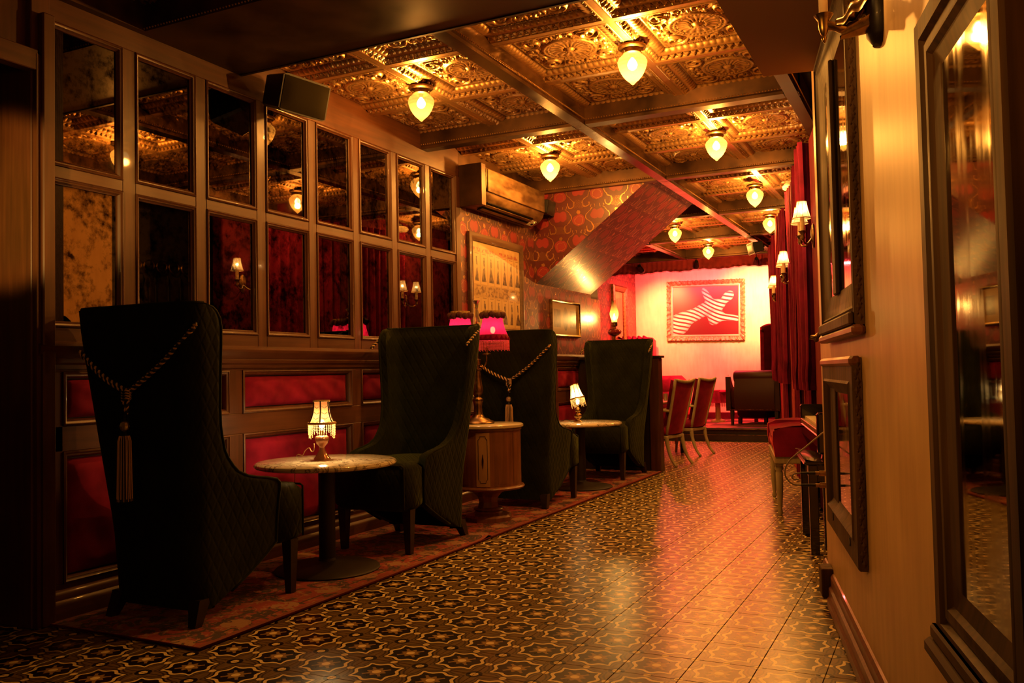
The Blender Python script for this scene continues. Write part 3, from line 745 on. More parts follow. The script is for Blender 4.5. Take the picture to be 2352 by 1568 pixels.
def make_tassel(left, right, knot, length, label, loc, rz, double=True):
    t = thing('tassel_tieback', label, 'tassel', loc, rz, 'gold and black rope tassels on the green chairs')
    K = Vector(knot)
    for e in (left, right):
        m = MB(); e = Vector(e); mid = (e+K)/2+Vector((0, -.004, -.022))
        pts = bez([e, mid, K], 8); rope(m, pts, .0074)
        if double: rope(m, [(p[0]+(.010 if e.x < 0 else -.010), p[1]-.002, p[2]-.012) for p in pts], .0074)
        m.build('cord', [GOLDT, BLACKT], t, 180)
    m = MB()
    for k in range(4):
        z = K.z-.012*k; rope(m, [(K.x+.020*math.cos(a), K.y-.012-.012*math.sin(a), z+.006*math.cos(a)) for a in np.linspace(0, 2*PI, 12)], .0052)
    rope(m, bez([(K.x-.016, K.y-.012, K.z-.04), (K.x-.006, K.y-.012, K.z-.075), (K.x, K.y-.012, K.z-.105)], 6), .0055); rope(m, bez([(K.x+.016, K.y-.012, K.z-.04), (K.x+.006, K.y-.012, K.z-.075), (K.x, K.y-.012, K.z-.105)], 6), .0055)
    m.build('knot', [GOLDT, BLACKT], t, 180)
    z = K.z-.10
    MB().lathe([(.0, z), (.013, z-.003), (.012, z-.02), (.014, z-.035), (.0, z-.036)], K.x, K.y-.022, 12).build('collar', BLACKM, t, 40)
    MB().lathe([(0, z-.082), (.014, z-.083), (.020, z-.098), (.022, z-.104), (0, z-.105)], K.x, K.y-.022, 12).build('collar', BLACKM, t, 40)
    MB().lathe([(.008, z-.034), (.018, z-.042), (.023, z-.058), (.018, z-.074), (.008, z-.083)], K.x, K.y-.022, 10).build('crystal_bead', G_CRYST, t)
    m = MB(); m.mi = 1; z1 = z-.102
    m.lathe([(.020, z1), (.025, z1-.02), (.028, z1-length*.5), (.031, z1-length)], K.x, K.y-.022, 16); m.mi = 0
    for k in range(22):
        a = 2*PI*k/22+.1*math.sin(k*5.1); l = length*(1 if k % 2 else .96); m.tube([(K.x+r*math.cos(a), K.y-.022+r*math.sin(a), zz) for r, zz in ((.022, z1), (.029, z1-.025), (.031, z1-l*.5), (.034, z1-l))], (.0014 if k % 2 else .0022), 4)
    m.build('tassel_skirt', [GOLDT, BLACKT], t, 60)
    return t
make_tassel((-.335, -.47, 1.295), (.395, -.44, 1.40), (0.0, -.475, 1.10), .30, 'long gold and black rope tassel hanging down the nearest green chair', (-3.385, 3.33, 0), 0)
make_tassel((-.34, -.47, 1.29), (.40, -.45, 1.375), (.03, -.475, 1.09), .17, 'rope tassel on the back of the third green chair, behind the side cabinet', (-3.27, 7.02, 0), 0)
for (x, y, lb) in ((-3.325, 5.06, 'short rope ends at the shoulders of the second green chair'), (-3.27, 9.05, 'short rope ends at the shoulders of the farthest green chair')):
    t = thing('shoulder_rope', lb, 'tassel', (x, y, 0), PI, 'gold and black rope tassels on the green chairs')
    for s in (1, -1):
        m = MB(); rope(m, bez([(s*.395, -.20, 1.35), (s*.398, -.30, 1.41), (s*.375, -.42, 1.47), (s*.33, -.46, 1.50)], 6), .007); m.build('cord', [GOLDT, BLACKT], t, 180)

# ================================================================== MARBLE TABLES
def make_table():
    t = thing('bistro_table', 'x', 'table', group='round marble tables between the chairs')
    R = .415; MB().lathe([(0, .608), (R-.02, .608), (R-.006, .613), (R, .622), (R-.003, .633), (R-.014, .640), (0, .641)], n=72).build('marble_top', MARBLE, t, 35)
    MB().lathe([(0, .575), (.05, .578), (.12, .598), (.16, .600), (.16, .608), (0, .608)], n=32).build('top_plate', CASTIRON, t, 40)
    MB().lathe([(.048, .03), (.048, .58)], n=28).build('column', CASTIRON, t, 60)
    MB().lathe([(0, 0), (.305, 0), (.308, .008), (.300, .016), (.20, .030), (.10, .044), (.055, .056), (.048, .07), (0, .07)], n=56).build('base_plate', CASTIRON, t, 40)
    return t
tb = make_table(); tb.location = (-3.30, 4.19, .013); tb['label'] = 'round veined marble table between the two nearest green chairs'
t2 = copy_tree(tb, loc=(-3.22, 8.05, .013), rz=1.9); t2['label'] = 'round veined marble table farther back, with the crooked shade lamp on it'

# ---- rug
rg = MB().grid(12, 120, lambda a, b: (-.485+.97*a, -3.4+6.8*b, .012 + (.018*math.exp(-((b-.385)/.006)**2)*max(0, a-.6)*2.5)))
n0 = len(rg.v); rg.add([(-.485, -3.4, 0), (.485, -3.4, 0), (.485, 3.4, 0), (-.485, 3.4, 0)], [(0, 1, 2, 3)])
MBr = rg.build('rug', RUG, None, 180, loc=(-3.345, 6.17, .001), normals=False); tag(MBr, 'long red patterned runner rug under the green chairs', 'rug')
MB().tube([(.485, -3.4, .007), (.485, -2, .007), (.485, 0, .007), (.485, 3.4, .007)], .006).tube([(-.485, -3.4, .007), (.485, -3.4, .007)], .006).build('rug_binding', V_DARKRED, MBr, 180)

# ================================================================== TABLE LAMPS
def fringe(m, R, z, n, beads_, step, r, cx=0, cy=0, wave=0, fn=None):
    for k in range(n):
        a = 2*PI*k/n; L = beads_+(int(round(wave*math.sin(a*6)*2)) if wave else (k % 3 == 0)*1)
        for j in range(max(2, L)):
            p = (cx+R*math.cos(a), cy+R*math.sin(a), z-step*(j+.5))
            m.octa(p if fn is None else fn(*p), r, r, step*.48)
def lamp_lace(loc):
    t = thing('beaded_table_lamp', 'little glass footed lamp with a lace shade and beaded fringe on the nearest marble table', 'lamp', loc)
    MB().lathe([(0, 0), (.048, 0), (.050, .006), (.046, .014), (.034, .030), (.022, .052), (.016, .072), (.016, .078), (.022, .088), (.036, .102), (.042, .120), (.040, .138), (.030, .146), (0, .146)], n=24, mod=lambda a, z: 1+.05*math.cos(a*10)).build('glass_foot', G_PINK, t, 60)
    MB().lathe([(0, .146), (.012, .147), (.012, .180), (0, .18)], n=12).build('socket', BRASS, t, 40)
    MB().ball((0, 0, .215), .018, 10, 8, 1.5).build('bulb', BULB_SM, t, 180)
    pr = [(.044, .352), (.045, .320), (.048, .285), (.056, .255), (.066, .232), (.076, .222)]
    poly = lambda a, z: math.cos(PI/6)/math.cos((a % (PI/3))-PI/6)*1.06
    MB().lathe(pr, n=36, mod=poly, cap=False).build('shade', G_LACE, t, 30, normals=False)
    m = MB()
    for k in range(6):
        a = PI/3*k; m.tube([(r*1.08*math.cos(a), r*1.08*math.sin(a), z) for r, z in pr], .0042, 5)
        for q in range(1, 5): m.tube([(r*1.0*math.cos(a+s)*1.0, r*1.0*math.sin(a+s), z) for r, z, s in ((pr[q][0]*1.0, pr[q][1], .14), (pr[q][0], pr[q][1]-.010, PI/6), (pr[q][0], pr[q][1], PI/3-.14))], .0016, 4)
    m.build('shade_ribs', BLACKT, t, 60)
    MB().tube([(.046*math.cos(a), .046*math.sin(a), .352) for a in np.linspace(0, 2*PI, 24)[:-1]], .006, 6, True).build('top_trim', RUFFLE, t, 180); MB().tube([(.079*math.cos(a), .079*math.sin(a), .220) for a in np.linspace(0, 2*PI, 30)[:-1]], .008, 6, True).build('trim', RUFFLE, t, 180)
    m = MB(); fringe(m, .078, .214, 34, 7, .0095, .0042, wave=1.0); m.build('bead_fringe', G_BEAD, t, kind='stuff', normals=False)
    MB().tube(bez([(-.075, .02, .095), (-.085, .03, .055), (-.12, .05, .045), (-.17, .09, .062), (-.235, .13, .040), (-.28, .16, .008), (-.36, .19, -.02), (-.37, .19, -.3)], 8), .0028, 6).build('power_cord', M('amber_cord', (.42, .24, .10), .4).m, t, 180)
    lamp('small_lamp_light', 'POINT', (0, 0, .25), 6, WARM, .02, parent=t)
    lamp('small_lamp_light', 'POINT', (0, 0, .185), 7, WARM, .02, parent=t)
    return t
lamp_lace((-3.33, 4.19, .654))
def lamp_crooked(loc):
    t = thing('beaded_table_lamp', 'little brass ball lamp with a crooked cream shade on the farther marble table', 'lamp', loc)
    MB().lathe([(0, 0), (.042, 0), (.044, .008), (.030, .016), (.018, .024), (.018, .034), (.034, .046), (.040, .062), (.034, .078), (.018, .090), (.016, .098), (.028, .106), (.030, .122), (.018, .136), (.012, .150), (0, .15)], n=24).build('ball_base', BRASS, t, 60)
    MB().ball((0, 0, .20), .018, 10, 8, 1.5).build('bulb', BULB_SM, t, 180)
    ti = Matrix.Rotation(math.radians(-13), 4, 'Y') @ Matrix.Translation((0, 0, 0)); f = lambda x, y, z: tuple(Matrix.Translation((-.008, 0, .25)) @ ti @ Matrix.Translation((0, 0, -.25)) @ Vector((x, y, z)))
    pr = [(.038, .372), (.044, .33), (.054, .28), (.068, .236)]
    MB().lathe(pr, n=24, fn=f, cap=False).build('shade', G_SHADE, t, 60, normals=False)
    m = MB()
    for k in range(8): a = PI/4*k+.2; m.tube([f(r*1.02*math.cos(a), r*1.02*math.sin(a), z) for r, z in pr], .0028, 5)
    m.tube([f(.039*math.cos(a), .039*math.sin(a), .372) for a in np.linspace(0, 2*PI, 20)[:-1]], .005, 6, True).tube([f(.070*math.cos(a), .070*math.sin(a), .236) for a in np.linspace(0, 2*PI, 24)[:-1]], .007, 6, True).build('trim', BRASS, t, 180)
    m = MB(); fringe(m, .070, .230, 30, 7, .010, .0042, wave=.8, fn=f); m.build('bead_fringe', G_BEAD, t, kind='stuff', normals=False)
    MB().tube(bez([(-.03, 0, .01), (-.08, .03, .006), (-.14, .05, .02), (-.22, .10, .006), (-.34, .2, .004)], 8), .003, 6).build('power_cord', RUBBER, t, 180)
    lamp('small_lamp_light', 'POINT', (0, 0, .27), 5, WARM, .02, parent=t)
    return t
lamp_crooked((-3.21, 7.98, .654))

# ---- drum cabinet and twin red lamp
t = thing('drum_cabinet', 'round wooden pedestal cabinet with a cream stone top between the second and third green chairs', 'cabinet', (-3.21, 6.07, .013), .0)
MB().lathe([(0, .715), (.275, .715), (.285, .722), (.285, .738), (.275, .745), (0, .746)], n=48).build('stone_top', MARBLE2, t, 40)
MB().lathe([(0, .27), (.262, .27), (.262, .712), (0, .712)], n=40).build('drum', W_RED, t, 40)
MB().lathe([(.255, .245), (.280, .250), (.288, .262), (.280, .274), (.262, .278)], n=48).build('lower_moulding', W_RED, t, 60)
MB().lathe([(.262, .695), (.270, .700), (.270, .712), (.262, .714)], n=48).build('upper_moulding', W_RED, t, 60)
def dpan(a0, a1, z0, z1, r, name, mat, par):
    return MB().grid(10, 2, lambda a, b: (r*math.cos(a0+(a1-a0)*a), r*math.sin(a0+(a1-a0)*a), z0+(z1-z0)*b)).build(name, mat, par, normals=False)
A0 = -1.22
dp = dpan(A0-.20, A0+.20, .285, .690, .2645, 'inlaid_door', W_PALE, t)
m = MB()
loop = [(A0+.13*u, .4875+v) for u, v in [(-.6, -.175), (.6, -.175), (.65, -.16), (1, -.15), (1, .15), (.65, .16), (.6, .175), (-.6, .175), (-.65, .16), (-1, .15), (-1, -.15), (-.65, -.16)]]
m.tube([(.2655*math.cos(a), .2655*math.sin(a), z) for a, z in loop], .0022, 4, True).build('inlay_line', W_DARK, dp)
m = MB().lathe([(0, -.035), (.004, -.03), (.008, -.015), (.011, 0), (.008, .015), (.004, .03), (0, .035)], n=10, fn=lambda x, y, z: (.268*math.cos(A0)+x*.8, .268*math.sin(A0)+y*.5, .475+z*1.6)); m.build('keyhole_plate', BRONZE, dp, 60)
for q in (A0+.62, A0+1.15, A0-.62, A0-1.15): dpan(q-.17, q+.17, .30, .68, .2635, 'veneer_panel', W_RED, t)
MB().lathe([(0, .0), (.19, .0), (.19, .03), (.175, .045), (.12, .06), (.085, .10), (.075, .14), (.085, .18), (.12, .215), (.19, .245), (0, .25)], n=8, fn=None).build('pedestal', W_RED, t, 25)
MB().lathe([(.105, .075), (.118, .085), (.108, .098)], n=24).build('ring_moulding', W_RED, t, 60)

t = thing('twin_shade_lamp', 'ornate bronze lamp with two crimson beaded shades on the round side cabinet', 'lamp', (-3.275, 6.05, .760))
MB().lathe([(0, 0), (.118, 0), (.125, .006), (.120, .016), (.100, .024), (.085, .036), (.055, .046), (.045, .06), (.04, .068)], n=40, mod=lambda a, z: 1+.07*max(0, 1-z/.03)*abs(math.cos(a*4))).build('foot', BRONZE, t, 50)
MB().lathe([(.040, .066), (.034, .08), (.030, .13), (.036, .165), (.042, .175), (.042, .190), (.030, .20), (.026, .212), (.040, .235), (.044, .255), (.038, .30), (.028, .36), (.022, .41), (.034, .418), (.034, .428), (.018, .434), (.0, .435)], n=32, mod=lambda a, z: 1+.05*math.cos(a*12)).build('column', BRONZE, t, 50)
MB().lathe([(.016, .43), (.016, .45), (.030, .455), (.030, .50), (.016, .506), (.010, .56), (.008, .80), (0, .80)], n=20).build('stem', BRASS, t, 50)
m = MB()
for s in (1, -1):
    m.tube(bez([(0, 0, .46), (s*.05, 0, .44), (s*.075, 0, .465), (s*.085, 0, .50), (s*.085, 0, .535)], 6), .006, 6); m.lathe([(0, .53), (.028, .535), (.036, .545), (.012, .548), (.012, .60), (0, .60)], s*.085, 0, 14)
m.build('arms', BRASS, t, 60)
for s, dx in ((1, .085), (-1, -.085)):
    ax, az = s*.085*.9+.0, 0
    cx, cy = s*.115, s*.055
    mod = lambda a, z: 1+.06*abs(math.sin(a*9))
    pr = [(.072, .835), (.079, .79), (.091, .74), (.108, .695), (.126, .662), (.129, .654)]
    sh = MB().lathe(pr, cx, cy, 72, mod=mod, cap=False).build('shade', G_RED, t, 180, normals=False)
    MB().lathe([(.117, .692), (.129, .666), (.131, .652), (.126, .648)], cx, cy, 48, cap=False).build('lower_band', V_RED, sh, 60)
    m = MB()
    for k in range(11):
        a = 2*PI*k/11; r = .080; m.ball((cx+r*math.cos(a), cy+r*math.sin(a), .845+.006*math.sin(k*2.3)), .029, 7, 5, .9); m.ball((cx+(r+.010)*math.cos(a+.12), cy+(r+.010)*math.sin(a+.12), .832), .013, 6, 4)
    m.build('cloth_rosettes', FLOWER, sh, 40)
    m = MB().lathe([(.066, .85), (.074, .865), (.072, .882)], cx, cy, 60, mod=lambda a, z: 1+(.10 if z > .87 else .02)*math.sin(a*15), cap=False); m.build('ruffle', RUFFLE, sh, 180, normals=False)
    m = MB(); fringe(m, .128, .648, 76, 8, .0095, .0035, cx, cy, wave=.0); m.build('bead_fringe', G_BEADR, sh, kind='stuff', normals=False)
    MB().ball((cx, cy, .73), .02, 10, 8, 1.4).build('bulb', BULB_SM, t, 180)
    lamp('red_lamp_light', 'POINT', (cx, cy, .75), 2.2, (1, .5, .2), .02, parent=t)
MB().lathe([(0, .80), (.008, .842), (.006, .90), (.012, .905), (.008, .92), (.010, .935), (.034, .965), (0, .966)], n=8).build('finial', G_CRYST, t)

# ================================================================== ON THE LEFT WALL
LF = lambda u, o, z: (u, -o, z)      # local frame of a wall thing: u along, out = -y (rotated by rz)
RZL = PI/2
# air conditioner
t = thing('air_conditioner', 'bronze painted wall air conditioner above the framed print', 'air conditioner', (W, 6.96, 0), RZL)
prof = [(0, 2.67), (.05, 2.665), (.12, 2.68), (.17, 2.71), (.205, 2.75), (.222, 2.80), (.228, 2.86), (.230, 3.0), (.215, 3.02), (0, 3.02)]
ACM = M('bronze_painted_plastic', (.22, .12, .05), .28, metal=.55); ACM.pos('Object'); _n = ACM.noise(5, 4, st=(1, 3, 3)); ACM.set('Base Color', ACM.mix(ACM.ramp(_n, .35, .65), (.12, .06, .022), (.34, .20, .08))); ACM = ACM.m
MB().prism(prof, 0, 1.30, lambda o, z, a: (a, -o, z)).build('casing', ACM, t, 30)
MB().box(.02, 1.28, -.240, -.228, 2.80, 3.005, .004).build('front_panel', ACM, t)
MB().prism([(.075, 2.664), (.185, 2.722), (.190, 2.712), (.08, 2.655)], .10, 1.10, lambda o, z, a: (a, -o, z)).build('outlet', BLACKM, t)
for k in range(2): MB().prism([(.10+.05*k, 2.662+.026*k), (.125+.05*k, 2.672+.026*k), (.127+.05*k, 2.667+.026*k), (.10+.05*k, 2.656+.026*k)], .11, 1.09, lambda o, z, a: (a, -o, z)).build('louvre', ACM, t)
l = MB().prism([(.10, 2.668), (.165, 2.705), (.168, 2.700), (.103, 2.663)], 1.115, 1.235, lambda o, z, a: (a, -o, z)).build('display_label', PLASTIC_W, t)
MB().prism([(.115, 2.671), (.135, 2.682), (.136, 2.680), (.116, 2.669)], 1.175, 1.215, lambda o, z, a: (a, -o, z)).build('display_window', BLACKM, l)
MB().ball((1.20, -.152, 2.692), .005).build('indicator_light', emit('green_led', (.7, 1, .1), 3), l)
MB().box(W, W+.235, 6.86, 6.945, 2.66, 3.04, .004).build('pipe_cover', BEAM, wl)
# loudspeakers
def speaker(name, label, loc, rx, rz, s=1.0, mat=SPK_CLOTH):
    t = thing(name, label, 'speaker', loc, rz, 'wall loudspeakers'); t.rotation_euler = (rx, 0, rz); t.scale = (s, s, s)
    pr = [(-.19, -.11), (-.15, -.135), (.15, -.135), (.19, -.11), (.19, .10), (.15, .12), (-.15, .12), (-.19, .10)]
    MB().prism([(-.20, -.105), (-.17, -.12), (.17, -.12), (.20, -.105), (.20, .105), (.17, .12), (-.17, .12), (-.20, .105)], 0, 1, lambda p, q, a: (p*(1-.18*a), -.10+.22*a, q*(1-.12*a))).build('cabinet', RUBBER, t)
    MB().grid(13, 9, lambda a, b: ((a-.5)*.375, -.104-.016*(1-(2*a-1)**4)*(1-(2*b-1)**4), (b-.5)*.215)).build('grille', mat, t, 180)
    MB().box(-.03, .03, .10, .20, -.03, .03, .004).build('bracket', BLACKM, t)
    return t
speaker('loudspeaker', 'dark wall loudspeaker above the mirror panels at upper left', (-3.64, 4.36, 2.94), math.radians(16), math.radians(80), .95)
speaker('loudspeaker', 'black loudspeaker between the air conditioner and the papered bulkhead', (-3.68, 8.38, 2.88), math.radians(10), math.radians(95), .62, RUBBER)
speaker('loudspeaker', 'black loudspeaker high by the far end of the curtains', (-2.42, 13.2, 2.93), math.radians(12), math.radians(-60), .7, RUBBER)
# framed fashion print
def fashion_print():
    m = M('fashion_print', rough=.25, coat=.6); x, y, z = m.pos('Object'); Wd, Hd = .98, .80
    u = (x+Wd/2)/Wd; v = (z+Hd/2)/Hd; n = m.noise(9, 5); n2 = m.noise(30, 4)
    pap = m.mix(m.ramp(n, .35, .7), (.52, .35, .16), (.38, .23, .09)); c = pap
    for r0, r1 in ((.50, .88), (.02, .36)):
        q = (v-r0)/(r1-r0); cell = fmod(u*6.8, 1); k = X.op('FLOOR', u*6.8)
        inr = (q > 0)*(q < 1); bd = inr*fmax(fabs(cell-.5) > .475, fabs(q-.5) > .49)
        wv = fsin(k*2.7)*.06; wd = .10+fsin(k*1.9+r0*9)*.03
        cx = fabs(cell-.5-wv*(q-.4)+(n-.5)*.30); hd = hyp(cx/.055, (q-.79)/.05) < 1
        body = (q < .76)*(q > .10)*(cx < (wd+fmax(.5-q, 0)*(.50+fsin(k*3.3)*.22)-fmax(0, .07-fabs(q-.55))*1.1+(n2-.5)*.12))
        hat = hyp(cx/.085, (q-.835)/.02) < 1
        fig = fmax(fmax(hd, body), hat)
        c = m.mix(inr*(fabs(cell-.5) < .44), c, (.56, .38, .17)); c = m.mix(bd, c, (.40, .25, .11)); c = m.mix(fig*inr, c, m.mix(m.ramp(n2, .4, .6), (.06, .04, .03), (.20, .13, .08)))
        c = m.mix(inr*(fabs(q-.955) < .012)*(fabs(cell-.5) < .28), c, (.25, .15, .08))
    mid = (v > .37)*(v < .49)*m.ramp(n2, .46, .56); c = m.mix(mid, c, (.22, .13, .06)); top = (v > .885)*(v < .93)*(m.ramp(n2, .5, .55)); c = m.mix(top, c, (.35, .10, .06))
    m.set('Base Color', c); m.set('Roughness', .3); return m.m
FR_BROWN = wood('print_frame_wood', (.10, .05, .02), .35, axis=0)
t = thing('framed_print', 'large framed vintage fashion print under the air conditioner', 'picture', (W, 7.57, 1.985), RZL)
MB().frame(-.575, .575, -.475, .475, [(0, 0), (0, .028), (.02, .034), (.05, .026), (.062, .018), (.078, .018), (.078, 0)], LF).build('frame', FR_BROWN, t, 40)
m = MB(); 
for u0, u1, z0, z1 in ((-.5, .5, .402, .402), (-.5, .5, -.402, -.402), (-.502, -.502, -.4, .4), (.502, .502, -.4, .4)): beads(m, (u0, -.022, z0), (u1, -.022, z1), .012, .004)
m.build('beaded_slip', BRONZE, t, kind='stuff', normals=False)
MB().box(-.50, .50, -.014, -.004, -.402, .402).build('print', fashion_print(), t)
# small triple print
def triple_print():
    m = M('small_print', rough=.3, coat=.4); x, y, z = m.pos('Object'); n = m.noise(20, 4)
    c = (.38, .25, .11); pic = m.mix(m.ramp(n, .35, .65), (.10, .07, .04), (.24, .16, .08))
    a = (fabs(x+.24) < .095)*(fabs(z) < .10); b = hyp(x/.07, z/.135) < 1; d = (fabs(x-.24) < .10)*(fabs(z) < .10)
    m.set('Base Color', m.mix(fmax(fmax(a, b), d), c, pic)); return m.m
t = thing('framed_triptych', 'small gilt framed picture with three sepia views on the red wallpaper', 'picture', (W, 9.285, 1.755), RZL)
MB().frame(-.425, .425, -.205, .205, [(0, 0), (0, .022), (.010, .030), (.022, .024), (.028, .012), (.028, 0)], LF).build('frame', metal('thin_gilt', (.42, .27, .10), .3, 30), t, 40)
MB().box(-.40, .40, -.010, -.003, -.18, .18).build('print', triple_print(), t)

# ================================================================== PARTITION, OIL LAMP, DINING SET
t = thing('booth_partition', 'low dark wooden partition behind the farthest green chair', 'partition', (0, 9.66, 0))
MB().box(-3.86, -2.95, -.025, .025, 0, 1.28, .004).build('panel', W_DARK, t)
MB().box(-2.985, -2.865, -.07, .07, 0, 1.285, .006).build('end_post', wood('post_wood', (.07, .022, .010), .35), t)
MB().box(-3.86, -2.84, -.085, .085, 1.285, 1.312, .006).build('cap', W_DARK, t)
t = thing('corner_cabinet', 'tall dark cabinet at the end of the papered wall, under the oil lamp', 'cabinet', (-3.66, 10.45, 0))
MB().box(-.19, .17, -.18, .18, 0, 1.40, .006).build('case', W_DARK, t); MB().box(-.20, .19, -.20, .20, 1.40, 1.435, .01).build('top', W_DARK, t)
for z0, z1 in ((.08, .68), (.72, 1.36)): MB().box(.168, .182, -.15, .15, z0, z1, .004).build('door', W_DARK, t)
t = thing('oil_lamp', 'lit oil lamp with glass chimney and swirled red font beside the papered wall', 'lamp', (-3.685, 10.46, 1.436)); t.scale = (.9, .9, .9)
MB().lathe([(0, 0), (.06, 0), (.062, .01), (.03, .03), (.014, .05), (.012, .15), (.02, .165), (0, .17)], n=20).build('pedestal', BRASS, t, 60)
MB().lathe([(.02, .165), (.055, .178), (.088, .205), (.092, .225), (.080, .25), (.05, .268), (.02, .275), (0, .276)], n=40, mod=lambda a, z: 1+.07*math.cos(a*9+z*40)).build('font', M('ruby_glass', (.22, .015, .02), .08, coat=1, metal=.3).m, t, 180)
MB().lathe([(.018, .27), (.018, .30), (.040, .305), (.045, .33), (.040, .352), (.045, .36), (0, .36)], n=20).build('burner', BRONZE, t, 50)
MB().lathe([(.036, .36), (.040, .40), (.060, .455), (.062, .49), (.048, .55), (.030, .61), (.027, .66), (.029, .67)], n=28, cap=False).build('chimney', shade_mat('amber_chimney', (.10, .075, .035), .35, .7), t, 180, normals=False)
MB().lathe([(0, .385), (.014, .395), (.020, .42), (.012, .46), (0, .49)], n=12).build('flame', FLAME, t, 180)
lamp('oil_lamp_light', 'POINT', (0, 0, .43), 42, (1, .52, .13), .025, parent=t)

def make_dining():
    t = thing('dining_armchair', 'x', 'chair', group='red dining armchairs with cream frames')   # faces +y locally
    # back: framed, curved crest
    def bk(a, b): x = (a-.5)*(.40+.10*b); return (x, -.20-.16*b-.03*(1-(2*a-1)**2), .38+.62*b+.03*((2*a-1)**2)*b**3)
    g = MB().grid(13, 12, bk); n = len(g.v); g.add([(x, y+.06, z) for x, y, z in g.v[:n]], []); 
    nu = 13; L = n
    for f in list(g.f): g.f.append(tuple(i+L for i in reversed(f))); g.m.append(0)
    g.build('upholstered_back', V_RED, t, 60)
    m = MB(); m.tube([bk(0, b) for b in np.linspace(0.0, 1, 8)]+[bk(a, 1) for a in np.linspace(.08, .92, 9)]+[bk(1, b) for b in np.linspace(1, 0.0, 8)], .019, 7)
    m.build('back_frame', W_CREAM, t, 180)
    MB().box(-.24, .24, -.22, .26, .36, .48, .035).build('seat', V_RED, t, 60)
    MB().box(-.235, .235, -.215, .25, .325, .365, .008).build('seat_rail', W_CREAM, t)
    for s in (1, -1):
        MB().tube(bez([(s*.225, -.26, .66), (s*.26, -.12, .665), (s*.27, .04, .655), (s*.255, .09, .62), (s*.235, .09, .50), (s*.232, .12, .36)], 5), .017, 7).build('armrest', W_CREAM, t, 180)
        MB().tube(bez([(s*.205, -.20, .36), (s*.205, -.215, .24), (s*.21, -.26, .10), (s*.215, -.33, .0)], 4), [.026]*4+[.022]*4+[.019]*4+[.017], 8).build('leg', W_CREAM, t, 180)
        MB().tube(bez([(s*.215, .22, .36), (s*.225, .235, .22), (s*.215, .23, .10), (s*.215, .24, .0)], 4), [.028]*4+[.023]*4+[.018]*4+[.016], 8).build('leg', W_CREAM, t, 180)
    return t
dc = make_dining(); dc.location = (-3.12, 10.40, 0); dc.rotation_euler = (0, 0, 1.38); dc['label'] = 'nearer red dining armchair with cream frame, just past the partition'
copy_tree(dc, (-3.17, 11.74, 0), 1.38, 'farther red dining armchair with cream frame, nearer the stage step')
t = thing('dining_table', 'small dark dining table behind the red dining chairs', 'table', (-3.46, 11.42, 0))
MB().box(-.35, .22, -.6, .6, .70, .735, .01).build('tabletop', W_RED, t)
for sx in (-.3, .2):
    for sy in (-.53, .53): MB().lathe([(.03, 0), (.035, .3), (.028, .6), (.03, .70)], sx, sy, 12).build('leg', W_DARK, t, 60)
for k, (x, y, lb) in enumerate([(-3.38, 10.98, 'small glass on the dining table, nearer the cabinet'), (-3.38, 11.6, 'small glass on the dining table, nearer the stage')]):
    o = tag(MB().lathe([(0, 0), (.03, 0), (.033, .09), (.030, .09), (.027, .008), (0, .008)], n=16).build('drinking_glass', G_CRYST, None, 60, loc=(x, y, .736)), lb, 'glass', 'glasses on the dining table')

# ================================================================== STAGE
def painting_mat():
    m = M('striped_picture', rough=.35); x, y, z = m.pos('Object'); u = x/.70; v = z/.50   # -1..1
    n = m.noise(3, 3)
    def ell(cx, cy, a, b, r):
        c, s = math.cos(r), math.sin(r); p = (u-cx)*c+(v-cy)*s; q = (v-cy)*c-(u-cx)*s; return hyp(p/a, q/b)
    warp = fsin(u*5)*.06
    f1 = ell(-.78, -.55, .42, .55, -.5); f2 = ell(-.12, .0, .62, .24, .75); f3 = ell(.05, .55, .12, .40, .35); f4 = ell(.62, .52, .17, .26, -.4); f5 = ell(.60, -.28, .52, .15, -.15); f6 = ell(.28, -.25, .22, .38, -.3)
    form = X.op('EXPONENT', f1*f1*-2.0)
    for q in (f2, f3, f4, f5, f6, ell(-.42, -.18, .34, .22, .2), ell(.36, .22, .22, .20, .6)): form = form+X.op('EXPONENT', q*q*-2.0)
    form = 1.35-form*1.35; body = form < 1
    s = fsin((v+u*.55+warp)*42) > -.25; c = m.mix(body, (.07, .003, .006), (.80, .55, .42)); c = m.mix(body*(1-s), c, (.16, .008, .012))
    sh = m.ramp(form, .45, 1.0); c = m.mix(body*sh*.6, c, (.35, .05, .05)); m.set('Base Color', c); return m.m
t = thing('framed_picture', 'large ornate framed picture of pale striped curves on the bright back wall', 'picture', (-3.985, 16.5, 2.255), 0); t.rotation_euler = (0, math.radians(1.3), 0)
FO = metal('ornate_frame', (.50, .30, .14), .45, 24, mt=.35)
UW, UH = .735, .57
def ofn(u, o, z):
    k = .008*math.sin(u*60)*math.sin(z*60)+.006*math.sin(u*140+z*90); return (u+(k if abs(abs(u)-UW) < .03 else 0), -o-(abs(k)*1.5 if o > .03 else 0), z+(k if abs(abs(z)-UH) < .03 else 0))
m = MB()
